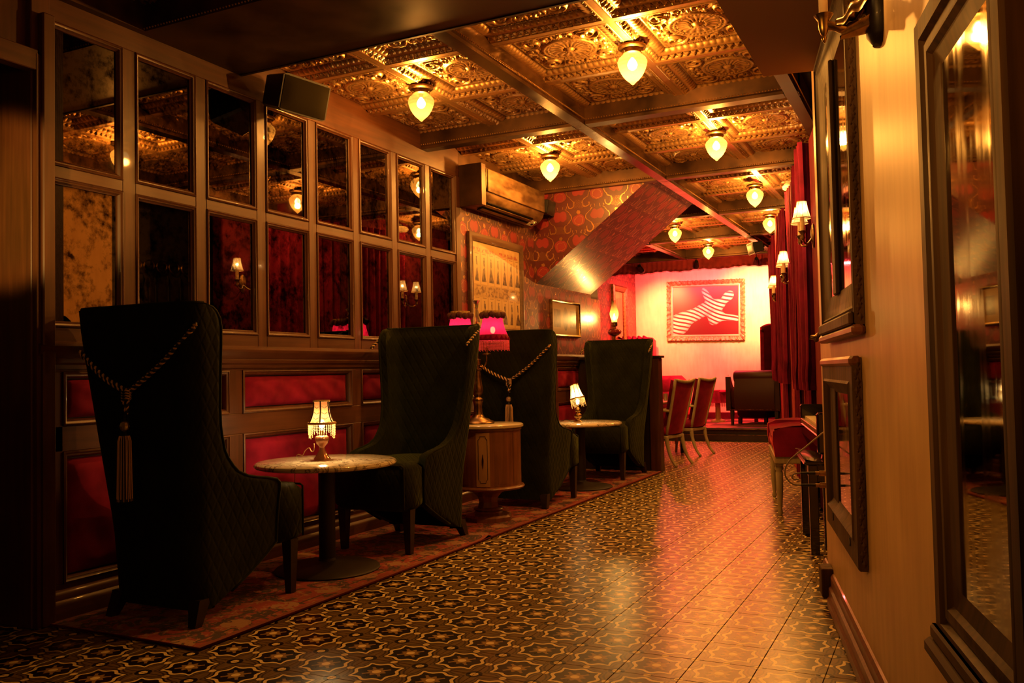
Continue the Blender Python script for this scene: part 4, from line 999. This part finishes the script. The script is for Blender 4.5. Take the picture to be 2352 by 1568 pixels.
def ornate(m, hu, hz, w_, deep, n=70):
    segs = [((-hu, -hz), (hu, -hz)), ((hu, -hz), (hu, hz)), ((hu, hz), (-hu, hz)), ((-hu, hz), (-hu, -hz))]
    for (a, b) in segs:
        d = Vector((b[0]-a[0], b[1]-a[1])); L = d.length; d.normalize(); nn = Vector((-d.y, d.x)); k = max(4, int(L/.02))
        pr = [(0, 0), (.0, deep*.6), (.015, deep), (.05, deep*.75), (.062, deep*.45), (w_, deep*.35), (w_, 0)]
        def g(i, j):
            s = i*L; q = pr[min(int(j*(len(pr)-1)+.5), len(pr)-1)]; ins = q[0]; s2 = ins+(L-2*ins)*i
            w2 = .010*math.sin(s*55)+.008*math.sin(s*131+1); o = q[1]+(w2 if .2 < j < .75 else 0); ii = ins-(abs(w2)*.9 if j < .45 else 0)
            p = Vector(a)+d*s2+nn*ii; return (p.x, -o, p.y)
        m.grid(k, len(pr), g)
    return m
ornate(m, UW, UH, .085, .06).build('ornate_frame', FO, t, 60, normals=False)
MB().frame(-UW+.08, UW-.08, -UH+.08, UH-.08, [(0, 0), (0, .03), (.015, .034), (.035, .020), (.035, 0)], LF).build('inner_slip', metal('pale_gilt', (.6, .42, .25), .35, mt=.4), t, 40)
MB().box(-UW+.11, UW-.11, -.016, -.004, -UH+.11, UH-.11).build('picture', painting_mat(), t)
MB().box(-UW+.01, UW-.01, -.0035, -.001, -UH+.01, UH-.01).build('backing', W_DARK, t)
# valance above the stage
def val(a, b):
    x = -5.36+3.1*a; return (x, 14.93+.004*math.sin(x*70), 3.05-(.185+.010*math.sin(x*9)+.006*math.sin(x*37))*b)
t = tag(MB().grid(260, 5, val).build('fringed_valance', FRIEZE, None, 180, normals=False), 'dark red fringed valance hanging across the front of the stage', 'valance')
m = MB()
for k in range(300): x = -5.35+3.08*k/300; zb = 3.05-(.185+.010*math.sin(x*9)+.006*math.sin(x*37)); m.tube([(x, 14.93, zb+.04), (x+.002, 14.925, zb-.02)], .0022, 3)
m.build('fringe', V_DARKRED, t, kind='stuff', normals=False)
def spot(name, label, loc, aim):
    t = thing(name, label, 'spotlight', loc); v = (Vector(aim)-Vector(loc)).to_track_quat('Z', 'Y').to_matrix(); f = lambda x, y, z: tuple(v @ Vector((x, y, z)))
    MB().lathe([(0, -.08), (.03, -.08), (.035, -.04), (.048, .06), (.048, .08), (.040, .078), (.03, .03), (0, .02)], n=20, fn=f).build('lamp_head', BLACKM, t, 40)
    MB().lathe([(0, .045), (.036, .046), (.036, .05), (0, .052)], n=18, fn=f).build('lens', emit('spot_lens', (1, .75, .4), 5), t)
    MB().tube([(0, 0, 0), (0, 0, .12)], .007).build('bracket', BLACKM, t); return t
spot('spotlight', 'small spotlight hanging at the right end of the red valance', (-2.70, 14.80, 2.93), (-3.05, 16.5, 2.35))
spot('spotlight', 'small dark spotlight near the middle of the red valance', (-3.72, 14.84, 2.95), (-4.3, 16.5, 2.0))
spot('spotlight', 'small dark spotlight at the left end of the red valance', (-4.72, 14.84, 2.95), (-4.75, 16.5, 2.1))
# channel tufted red banquette in the far left corner
t = thing('tufted_banquette', 'crimson channel tufted banquette in the far left corner of the stage', 'sofa', (0, 0, .211))
for k in range(4):
    x = -5.34+.10*k; MB().grid(9, 12, lambda a, b: (x-.0+.10*a, 15.9-.12*math.sin(PI*a)**.6-.03*math.sin(PI*b), .30+1.29*b-.10*max(0, b-.9)*4*(1-math.sin(PI*a)))).build('back_channel', V_RED, t, 180)
MB().box(-5.34, -4.92, 15.93, 16.4, 0, 1.56, .06).build('back_shell', V_RED, t, 60)
MB().box(-5.34, -4.12, 14.85, 15.9, .05, .60, .08).build('seat', V_RED, t, 60)
MB().box(-4.60, -4.13, 14.9, 15.6, .05, .83, .08).build('arm', V_RED, t, 60)
# draped little side table
t = thing('draped_side_table', 'small side table under a red fringed cloth in front of the bright wall', 'table', (-3.56, 15.45, .211))
MB().lathe([(0, .0), (.14, 0), (.13, .03), (.05, .06), (.04, .5), (0, .52)], n=16).build('pedestal', W_PALE, t, 50)
MB().box(-.17, .17, -.17, .17, .50, .56, .02).build('top_cushion', V_RED, t, 50)
MB().grid(60, 6, lambda a, b: tuple([(.18+.02*b+.012*b*math.sin(a*2*PI*14))*f for f in (math.cos(a*2*PI), math.sin(a*2*PI))]+[.56-.22*b]), True).build('cloth', V_RED, t, 180, normals=False)
m = MB()
for k in range(60): a = 2*PI*k/60; m.tube([(.20*math.cos(a), .20*math.sin(a), .35), (.202*math.cos(a), .202*math.sin(a), .27)], .004, 3)
m.build('fringe', V_CUSH, t, kind='stuff', normals=False)
# brown leather armchair with nailheads, back to the room
t = thing('leather_armchair', 'dark brown leather armchair with a nailhead row, its back to the room', 'armchair', (-2.76, 14.78, .211), -.06)
MB().box(-.40, .40, -.27, .35, .24, .62, .07).build('body', LEATHER, t, 60)
MB().prism([(-.26, .24), (-.30, .45), (-.27, .66), (-.24, .86), (-.12, .86), (-.02, .80), (-.06, .6), (-.10, .24)], -.29, .36, lambda p, q, a: (a, p-.02, q)).build('back', LEATHER, t, 50)
MB().lathe([(0, -.31), (.070, -.31), (.088, -.28), (.088, .34), (.070, .37), (0, .37)], n=24, fn=lambda x, y, z: (z, y*.9-.20, x*1.15+.80)).build('top_roll', LEATHER, t, 50)
for s in (1, -1): MB().prism([(-.28, .24), (-.28, .80), (-.22, .80), (-.10, .64), (.10, .60), (.33, .58), (.36, .50), (.34, .24)], 0, 1, lambda p, q, a: (s*(.36+.075*a), p, q)).build('arm', LEATHER, t, 50)
m = MB(); 
for k in range(42): m.ball((-.40+.80*k/41, -.288+.0*k, .262), .006, 5, 4)
for k in range(16): m.ball((-.438, -.27+.03*min(k, 6), .30+.035*k), .006, 5, 4)
m.build('nailheads', BRASS, t, kind='stuff')
for sx in (-.35, .37):
    for sy in (-.22, .30): MB().prism([(-.03, -.03), (.03, -.03), (.03, .03), (-.03, .03)], 0, 1, lambda p, q, a: (sx+p*(.6+.4*a), sy+q*(.6+.4*a), .25*a)).build('leg', W_DARK, t)
t = thing('tall_red_chair', 'tall narrow red velvet chair behind the leather armchair, beside the curtain', 'chair', (-2.74, 15.2, .211), 1.25)
MB().grid(15, 14, lambda a, b: ((a-.5)*.62, -.20-.02*b+.06*(2*a-1)**2, .30+1.33*b-.05*(2*a-1)**4*b)).build('tall_back', V_RED, t, 180)
MB().grid(15, 14, lambda a, b: ((a-.5)*.66, -.28-.02*b+.06*(2*a-1)**2, .30+1.35*b-.05*(2*a-1)**4*b)).build('outer_back', V_DARKRED, t, 180)  # darker velvet than the front: shade of this side put into the colour
MB().tube([((a-.5)*.64, -.26+.06*(2*a-1)**2, 1.63-.05*(2*a-1)**4) for a in np.linspace(0, 1, 12)], .045, 8).build('crest', V_DARKRED, t, 180)
MB().box(-.31, .31, -.22, .34, .10, .42, .05).build('seat', V_DARKRED, t, 60)
for sx in (-.27, .27):
    for sy in (-.2, .28): MB().box(sx-.025, sx+.025, sy-.025, sy+.025, 0, .11).build('leg', W_DARK, t)
# red lit tall frame on the far left wall
t = thing('pier_glass', 'tall gilt framed mirror on the red lit wall behind the oil lamp', 'mirror', (-5.36, 15.45, 2.17), RZL)
MB().frame(-.38, .38, -.56, .56, [(0, 0), (0, .05), (.03, .07), (.07, .04), (.10, .05), (.12, .02), (.12, 0)], LF).build('frame', GOLDF, t, 40)
MB().box(-.27, .27, -.018, -.004, -.45, .45).build('mirror_glass', MIRROR_NEW, t)

# ================================================================== CURTAIN WALL
def curt(name, s0, s1, zb, o, label, folds=.125, amp=.06, seed=0, grp='red velvet curtains', tie=None, ztop=3.04):
    rr = np.random.RandomState(seed); ph = rr.uniform(0, 6, 6)
    def f(a, b):
        s = s0+(s1-s0)*a; z = zb+(ztop-zb)*b; g = 1
        if tie: g = 1-.15*math.exp(-((z-tie+.05)/.16)**2)
        sc = (s0+s1)/2; s2 = sc+(s-sc)*g; w_ = 2*PI*s/folds
        d = amp*math.sin(w_+.8*math.sin(s*3+ph[0]))*(.75+.25*math.sin(s*5+ph[1]+z*.6))+.012*math.sin(s*31+ph[2]+z*1.3)
        if tie: d += .008*math.exp(-((z-tie-.06)/.07)**2)
        return tuple(wloc(s2, o+d, z))
    ob = MB().grid(int((s1-s0)/folds*12)+2, 26, f).build(name, V_CURT, None, 180, normals=False)
    return tag(ob, label, 'curtain', grp)
curt('velvet_curtain', 7.75, 8.8, .95, -.20, 'nearest red velvet curtain, right beside the end of the ochre wall', seed=1, tie=1.02)
curt('velvet_curtain', 9.05, 9.95, .92, -.22, 'middle red velvet curtain, between the two nearer double sconces', .11, .055, 2, tie=1.0)
curt('velvet_curtain', 10.9, 12.1, .95, -.20, 'third red velvet curtain from the camera, tied at waist height', .11, .055, 3, tie=1.02)
curt('velvet_curtain', 13.0, 14.5, .95, -.22, 'farthest red velvet curtain, against the bright back wall', .11, .055, 4, tie=1.05)
curt('curtain_tail', 7.9, 8.35, .02, -.21, 'gathered lower tail of the nearest red curtain beside the piano', .10, .03, 5, ztop=.98)
curt('curtain_tail', 9.35, 9.65, .02, -.21, 'gathered lower tail of the middle red curtain', .10, .03, 6, ztop=.98)
curt('curtain_tail', 11.4, 11.75, .02, -.21, 'gathered lower tail of the third red curtain, by the stage step', .10, .03, 7, ztop=.98)
for (s0, s1) in ((7.2, 7.7), (8.8, 9.02), (10.0, 10.85), (12.15, 12.95)):
    wbox(MB(), s0, s1, -.31, -.23, 0, 3.04, .01).build('pilaster', V_DARKRED, bpy.data.objects['wall_right_far'])
def make_sconce():
    t = thing('double_sconce', 'x', 'wall lamp', group='double shaded sconces on the curtain wall')
    MB().lathe([(0, -.11), (.02, -.09), (.04, -.03), (.045, .03), (.03, .08), (0, .10)], n=16, fn=lambda x, y, z: (x, y*.4+.02, z)).build('backplate', BRONZE, t, 60)
    for s in (1, -1):
        MB().tube(bez([(0, .03, -.02), (s*.05, .07, -.07), (s*.11, .10, -.06), (s*.13, .11, -.01), (s*.13, .11, .03)], 6), .008, 6).build('arm', BRONZE, t, 180)
        MB().lathe([(.012, -.05), (.020, -.03), (.014, -.01), (.026, .015), (.034, .022), (.022, .026), (0, .026)], s*.13, .11, 14).build('candle_cup', BRONZE, t, 50)
        MB().lathe([(.017, .026), (.017, .145), (0, .146)], s*.13, .11, 12).build('candle_sleeve', CANDLE, t, 50)
        pr = [(.036, .255), (.044, .20), (.062, .135), (.070, .122)]
        sh = MB().lathe(pr, s*.13, .11, 24, cap=False).build('shade', G_SHADE, t, 180, normals=False)
        m = MB()
        for k in range(8): a = PI/4*k; m.tube([(s*.13+r*1.01*math.cos(a), .11+r*1.01*math.sin(a), z) for r, z in pr], .0016, 4)
        for r, z in (pr[0], pr[-1]): m.tube([(s*.13+r*math.cos(a), .11+r*math.sin(a), z) for a in np.linspace(0, 2*PI, 20)[:-1]], .003, 5, True)
        m.build('shade_piping', RUFFLE, sh, 60)
        MB().ball((s*.13, .11, .175), .012, 8, 6, 1.5).build('bulb', BULB_SM, t, 180)
        lamp('sconce_light', 'POINT', (s*.13, .11, .19), 3, WARM, .015, parent=t)
    return t
sc0 = make_sconce()
for k, (s, o_, z, lb) in enumerate([(7.45, -.24, 2.20, 'nearest double shaded sconce, in front of the red curtain'), (9.95, -.235, 2.13, 'second double shaded sconce along the curtain wall'), (12.2, -.235, 2.10, 'farthest double shaded sconce, against the bright back wall')]):
    o = sc0 if k == 0 else copy_tree(sc0); o.location = wloc(s, o_, z); o.rotation_euler = (0, 0, AW); o['label'] = lb
t = thing('ceiling_disc', 'round pale disc fixed under the tin ceiling beside the curtain top', 'ceiling fixture', (-1.33, 9.75, 3.06))
MB().lathe([(0, 0), (.12, 0), (.145, .012), (.15, .035), (.13, .06), (0, .06)], n=32).build('disc', PLASTIC_W, t, 50); MB().lathe([(0, .06), (.06, .06), (.06, .10), (0, .10)], n=16).build('mount', PLASTIC_W, t)

# ================================================================== PIANO AND STOOLS
t = thing('upright_piano', 'black upright piano with its keyboard showing past the end of the ochre wall', 'piano', wloc(5.88, -.165, 0), AW)
# local: x along wall, y into the room
MB().box(0, 1.42, -.82, -.38, 0, 1.12, .01).build('case', W_BLACK, t)
MB().box(.02, 1.40, -.42, .10, .64, .72, .008).build('keybed', W_BLACK, t)
MB().box(0, .06, -.42, .10, .60, .86, .012).build('cheek', W_BLACK, t); MB().box(1.36, 1.42, -.42, .10, .60, .86, .012).build('cheek', W_BLACK, t)
MB().box(.06, 1.36, .075, .10, .72, .755, .004).build('key_slip', W_RED, t)
MB().box(.06, 1.36, -.30, -.24, .77, .86, .01).build('fallboard', W_BLACK, t)
k0 = MB().box(.0, .0232, -.10, .07, .735, .772, .0015).mesh('white_key', IVORY); k1 = MB().box(0, .011, -.10, .0, .772, .786, .0015).mesh('black_key', RUBBER)
for k in range(52): link('white_key', k0, t, (.08+.0243*k, 0, 0))
for k in range(51):
    if (k % 7) in (1, 4): continue
    link('black_key', k1, t, (.08+.0243*(k+1)-.0055, 0, 0))
for x in (.08, 1.34): MB().box(x-.03, x+.03, .0, .07, 0, .64, .004).build('leg', W_BLACK, t)
t = thing('velvet_bench', 'red velvet piano bench with rolled ends on cream fluted legs', 'bench', (-1.08, 7.58, 0), math.radians(12))
def saddle(a, b):
    y = -.56+1.12*b; x = (a-.5)*.44; e = abs(2*b-1); return (x, y, .585+.09*e**2.5+.025*math.sin(PI*a))
sb = MB().box(-.22, .22, -.55, .55, .465, .60, .03); sb.build('seat', V_RED, t, 50)
MB().grid(12, 30, saddle).build('saddle_cushion', V_RED, t, 180, normals=False)
for s in (1, -1):
    MB().prism([(-.22, .46), (.22, .46), (.235, .58), (.23, .655), (.16, .685), (-.16, .685), (-.23, .655), (-.235, .58)], 0, .10, lambda p, q, a: (p, s*(.47+a), q)).build('rolled_end', V_RED, t, 30)
MB().box(-.225, .225, -.56, .56, .405, .468, .006).build('seat_rail', W_CREAM, t)
for sx in (-.19, .19):
    for sy in (-.50, .50):
        MB().box(sx-.032, sx+.032, sy-.032, sy+.032, .385, .45, .003).build('corner_block', W_CREAM, t)
        MB().lathe([(0, 0), (.013, 0), (.020, .02), (.014, .05), (.017, .07), (.024, .20), (.028, .33), (.022, .345), (.034, .36), (.028, .385), (0, .385)], sx, sy, 20, mod=lambda a, z: 1+(.08*math.cos(a*8) if .07 < z < .33 else 0)).build('leg', W_CREAM, t, 60)
t = thing('piano_stool', 'black lacquered piano stool with a curved glossy top beside the ochre wall', 'stool', (-.60, 6.02, 0), math.radians(12))
MB().grid(10, 14, lambda a, b: ((a-.5)*.50-.01, -.36+.72*b, .575+.030*(2*a-1)**2-.02*(2*b-1)**4)).grid(10, 14, lambda a, b: ((a-.5)*.50-.01, -.36+.72*b, .545+.01*(2*a-1)**2)).build('curved_top', M('gloss_dark_leather', (.03, .012, .008), .22, coat=.4).m, t, 180)
MB().box(-.255, .235, -.365, .365, .545, .572, .01).build('top_edge', W_BLACK, t)
MB().box(-.21, .19, -.31, .31, .44, .545, .004).build('apron', W_BLACK, t)
for sx in (-.205, .185):
    for sy in (-.33, .33): MB().box(sx-.026, sx+.026, sy-.026, sy+.026, 0, .545, .003).build('leg', W_BLACK, t)
# jack plate with cables at the wall end
t = thing('cable_and_plugs', 'looped audio cable with two plugs in sockets at the end of the ochre wall', 'cable', wloc(4.74, .0, 0), AW)
for z in (.555, .615):
    MB().lathe([(0, 0), (.014, 0), (.014, .03), (.010, .032), (.010, .05), (0, .05)], n=12, fn=lambda x, y, zz: (x, zz, y+z)).build('plug', BRASS, t, 50); MB().lathe([(0, .05), (.008, .05), (.006, .12), (0, .121)], n=10, fn=lambda x, y, zz: (x, zz, y+z)).build('cable_boot', RUBBER, t, 60)
MB().tube(bez([(0, .12, .555), (0, .16, .56), (0, .19, .59), (0, .195, .63), (0, .17, .68), (0, .10, .74), (.05, .02, .80), (.1, -.04, .84)], 8), .0042, 6).tube(bez([(0, .12, .615), (0, .15, .612), (0, .162, .598), (0, .155, .585), (0, .13, .584)], 6), .0042, 6).build('cable', M('grey_cable', (.30, .24, .18), .5).m, t, 180)
# iron screen in the recess, seen only in the mirrors
t = thing('iron_screen', 'black wrought iron screen with spear finials seen in the mirrors', 'screen', wloc(7.2, -1.05, 0), AW)
for k in range(9):
    x = -.6+.15*k; MB().tube([(x, 0, .3), (x, 0, 2.2)], .010, 6).octa((x, 0, 2.26), .028, .012, .07).build('spear_bar', BLACKM, t, 40)
for z in (.5, 1.5, 2.0): MB().box(-.7, .7, -.012, .012, z-.012, z+.012).build('cross_rail', BLACKM, t)
for k in range(8): MB().tube([(-.525+.15*k+.06*math.cos(a), 0, 2.42+.06*math.sin(a)) for a in np.linspace(0, 2*PI, 18)[:-1]], .008, 5, True).build('ring', BRONZE, t, 60)

# ================================================================== FRAMES ON THE OCHRE WALL
WR = lambda u, o, z: (u, o, z)
def strip_orn(m, u, z0, z1, o, w_, step=.032):   # carved leaf strip along a stile
    n = int((z1-z0)/step)
    for k in range(n):
        z = z0+(k+.5)*step; sg = 1 if k % 2 else -1
        m.octa((u+sg*w_*.15, o, z), w_*.42, .006, step*.48); m.octa((u-sg*w_*.22, o+.001, z+step*.3), w_*.2, .006, step*.22)
mold1 = [(0, 0), (0, .026), (.006, .032), (.024, .033), (.030, .026), (.050, .024), (.060, .030), (.072, .022), (.10, .018), (.15, .010), (.17, .006), (.17, 0)]
t = thing('wall_mirror', 'tall upper mirror with a middle bar, high on the ochre wall', 'mirror', wloc(3.85, .002, 0), AW)
MB().frame(-.61, .50, 1.29, 2.54, mold1, WR).build('frame', W_OLD, t, 30)
m = MB(); n = 38
for k in range(n):
    z = 1.30+1.23*(k+.5)/n; sg = 1 if k % 2 else -1
    m.octa((-.611, .016+sg*.003, z), .006, .010, .015); m.octa((-.611, .016-sg*.006, z+.012), .005, .005, .007)
m.build('carved_leaf_strip', W_OLD, t, kind='stuff')
MB().box(-.45, .34, .002, .008, 1.45, 2.38).build('mirror_glass', MIRROR_NEW, t)
MB().box(-.05, .05, .008, .026, 1.44, 2.39, .005).build('middle_bar', W_OLD, t)
MB().box(-.63, .52, .0, .045, 1.255, 1.29, .010).build('bottom_ledge', W_TRIM, t); MB().box(-.60, .46, .03, .05, 1.29, 1.335, .006).build('chipped_strip', W_OLD, t)
t = thing('wall_mirror', 'small lower mirror in a plain old frame with two latch holes, under the tall one', 'mirror', wloc(3.94, .002, 0), AW)
MB().frame(-.585, .45, .435, 1.18, [(0, 0), (0, .026), (.006, .032), (.085, .032), (.095, .038), (.105, .030), (.115, .020), (.14, .008), (.14, 0)], WR).build('frame', W_OLD, t, 30)
m = MB(); n = 23
for k in range(n):
    z = .445+.73*(k+.5)/n; sg = 1 if k % 2 else -1
    m.octa((-.586, .015+sg*.003, z), .006, .010, .015); m.octa((-.586, .015-sg*.006, z+.012), .005, .005, .007)
m.build('carved_leaf_strip', W_OLD, t, kind='stuff')
MB().box(-.455, .32, .002, .008, .56, 1.06).build('mirror_glass', MIRROR_NEW, t)
MB().box(.14, .32, .006, .014, .56, 1.06, .003).build('wide_slip', W_OLD, t)
MB().box(-.59, .455, .0, .042, 1.15, 1.185, .010).build('top_moulding', W_TRIM, t)
for x in (-.38, .18): MB().lathe([(0, 0), (.012, 0), (.012, .003), (0, .003)], n=12, fn=lambda a, b, c: (x+a, .0325+c, .50+b*1.4)).build('latch_hole', RUBBER, t)
t = thing('wall_mirror', 'large tarnished mirror in a heavy wooden frame at the right edge', 'mirror', wloc(1.83, .002, 0), AW)
mold2 = [(0, 0), (0, .026), (.006, .034), (.045, .034), (.052, .022), (.066, .028), (.085, .028), (.095, .018), (.125, .010), (.14, .006), (.14, 0)]
MB().frame(-.30, .305, .565, 1.885, mold2, WR).build('frame', W_OLD, t, 30)
MB().box(-.17, .18, .002, .009, .69, 1.76).build('mirror_glass', MIRROR_NEW, t)
MB().box(-.33, .33, .0, .055, .53, .568, .010).build('sill', W_OLDH, t); MB().box(-.31, .31, .03, .045, .568, .60, .006).build('sill_moulding', W_OLDH, t)
# candle sconce high on the ochre wall
t = thing('candle_sconce', 'antique metal candle sconce high on the ochre wall with a carved wooden bracket', 'wall lamp', wloc(2.75, 0, 2.165), AW); t.scale = (.6, .6, .6)
MB().lathe([(0, -.17), (.05, -.165), (.085, -.12), (.10, 0), (.105, .16), (.08, .30), (0, .34)], n=20, fn=lambda x, y, z: (x, abs(y)*.75, z)).build('wooden_bracket', W_DARK, t, 50)
MB().tube(bez([(0, .05, .0), (.01, .09, -.05), (.01, .15, -.07), (.0, .20, -.055), (0, .245, -.04)], 6), [.034]*6+[.030]*6+[.022]*13, 10).build('arm', BRASS, t, 60)
MB().grid(18, 12, lambda a, b: ((.075-.04*b)*math.cos(a*PI)*(1+.12*math.sin(a*19)), .05+.15*b, .03-.10*b+(.10-.06*b)*math.sin(a*PI)+.012*math.sin(b*14))).build('acanthus_leaf', BRASS, t, 180)
MB().grid(18, 12, lambda a, b: ((.06-.03*b)*math.cos(a*PI)*(1+.12*math.sin(a*19)), .05+.13*b, -.03-.06*b-(.07-.04*b)*math.sin(a*PI))).build('lower_leaf', BRASS, t, 180)
MB().lathe([(0, -.13), (.006, -.125), (.014, -.105), (.008, -.095), (.016, -.085), (.024, -.06), (.027, -.02), (.040, .0), (.046, .008), (.030, .012), (0, .012)], 0, .255, 20).build('candle_cup', BRASS, t, 60)
MB().lathe([(.021, .012), (.021, .14), (0, .142)], 0, .255, 16).build('candle_sleeve', CANDLE, t, 60)
MB().ball((0, .255, .19), .022, 10, 8, 1.7).build('bulb', BULB_SM, t, 180)
lamp('wall_sconce_light', 'POINT', (0, .255, .22), 3, (1, .5, .13), .03, parent=t)
t = tag(MB().lathe([(0, 0), (.022, .004), (.026, .016), (.012, .03), (.010, .05), (0, .05)], n=14, fn=lambda x, y, z: tuple(wloc(4.80, .0+z, 1.30)+Vector((x*.3, y, x)))).build('round_boss', BRONZE, None, 60), 'small round bronze boss at the end of the ochre wall above the piano', 'wall ornament')
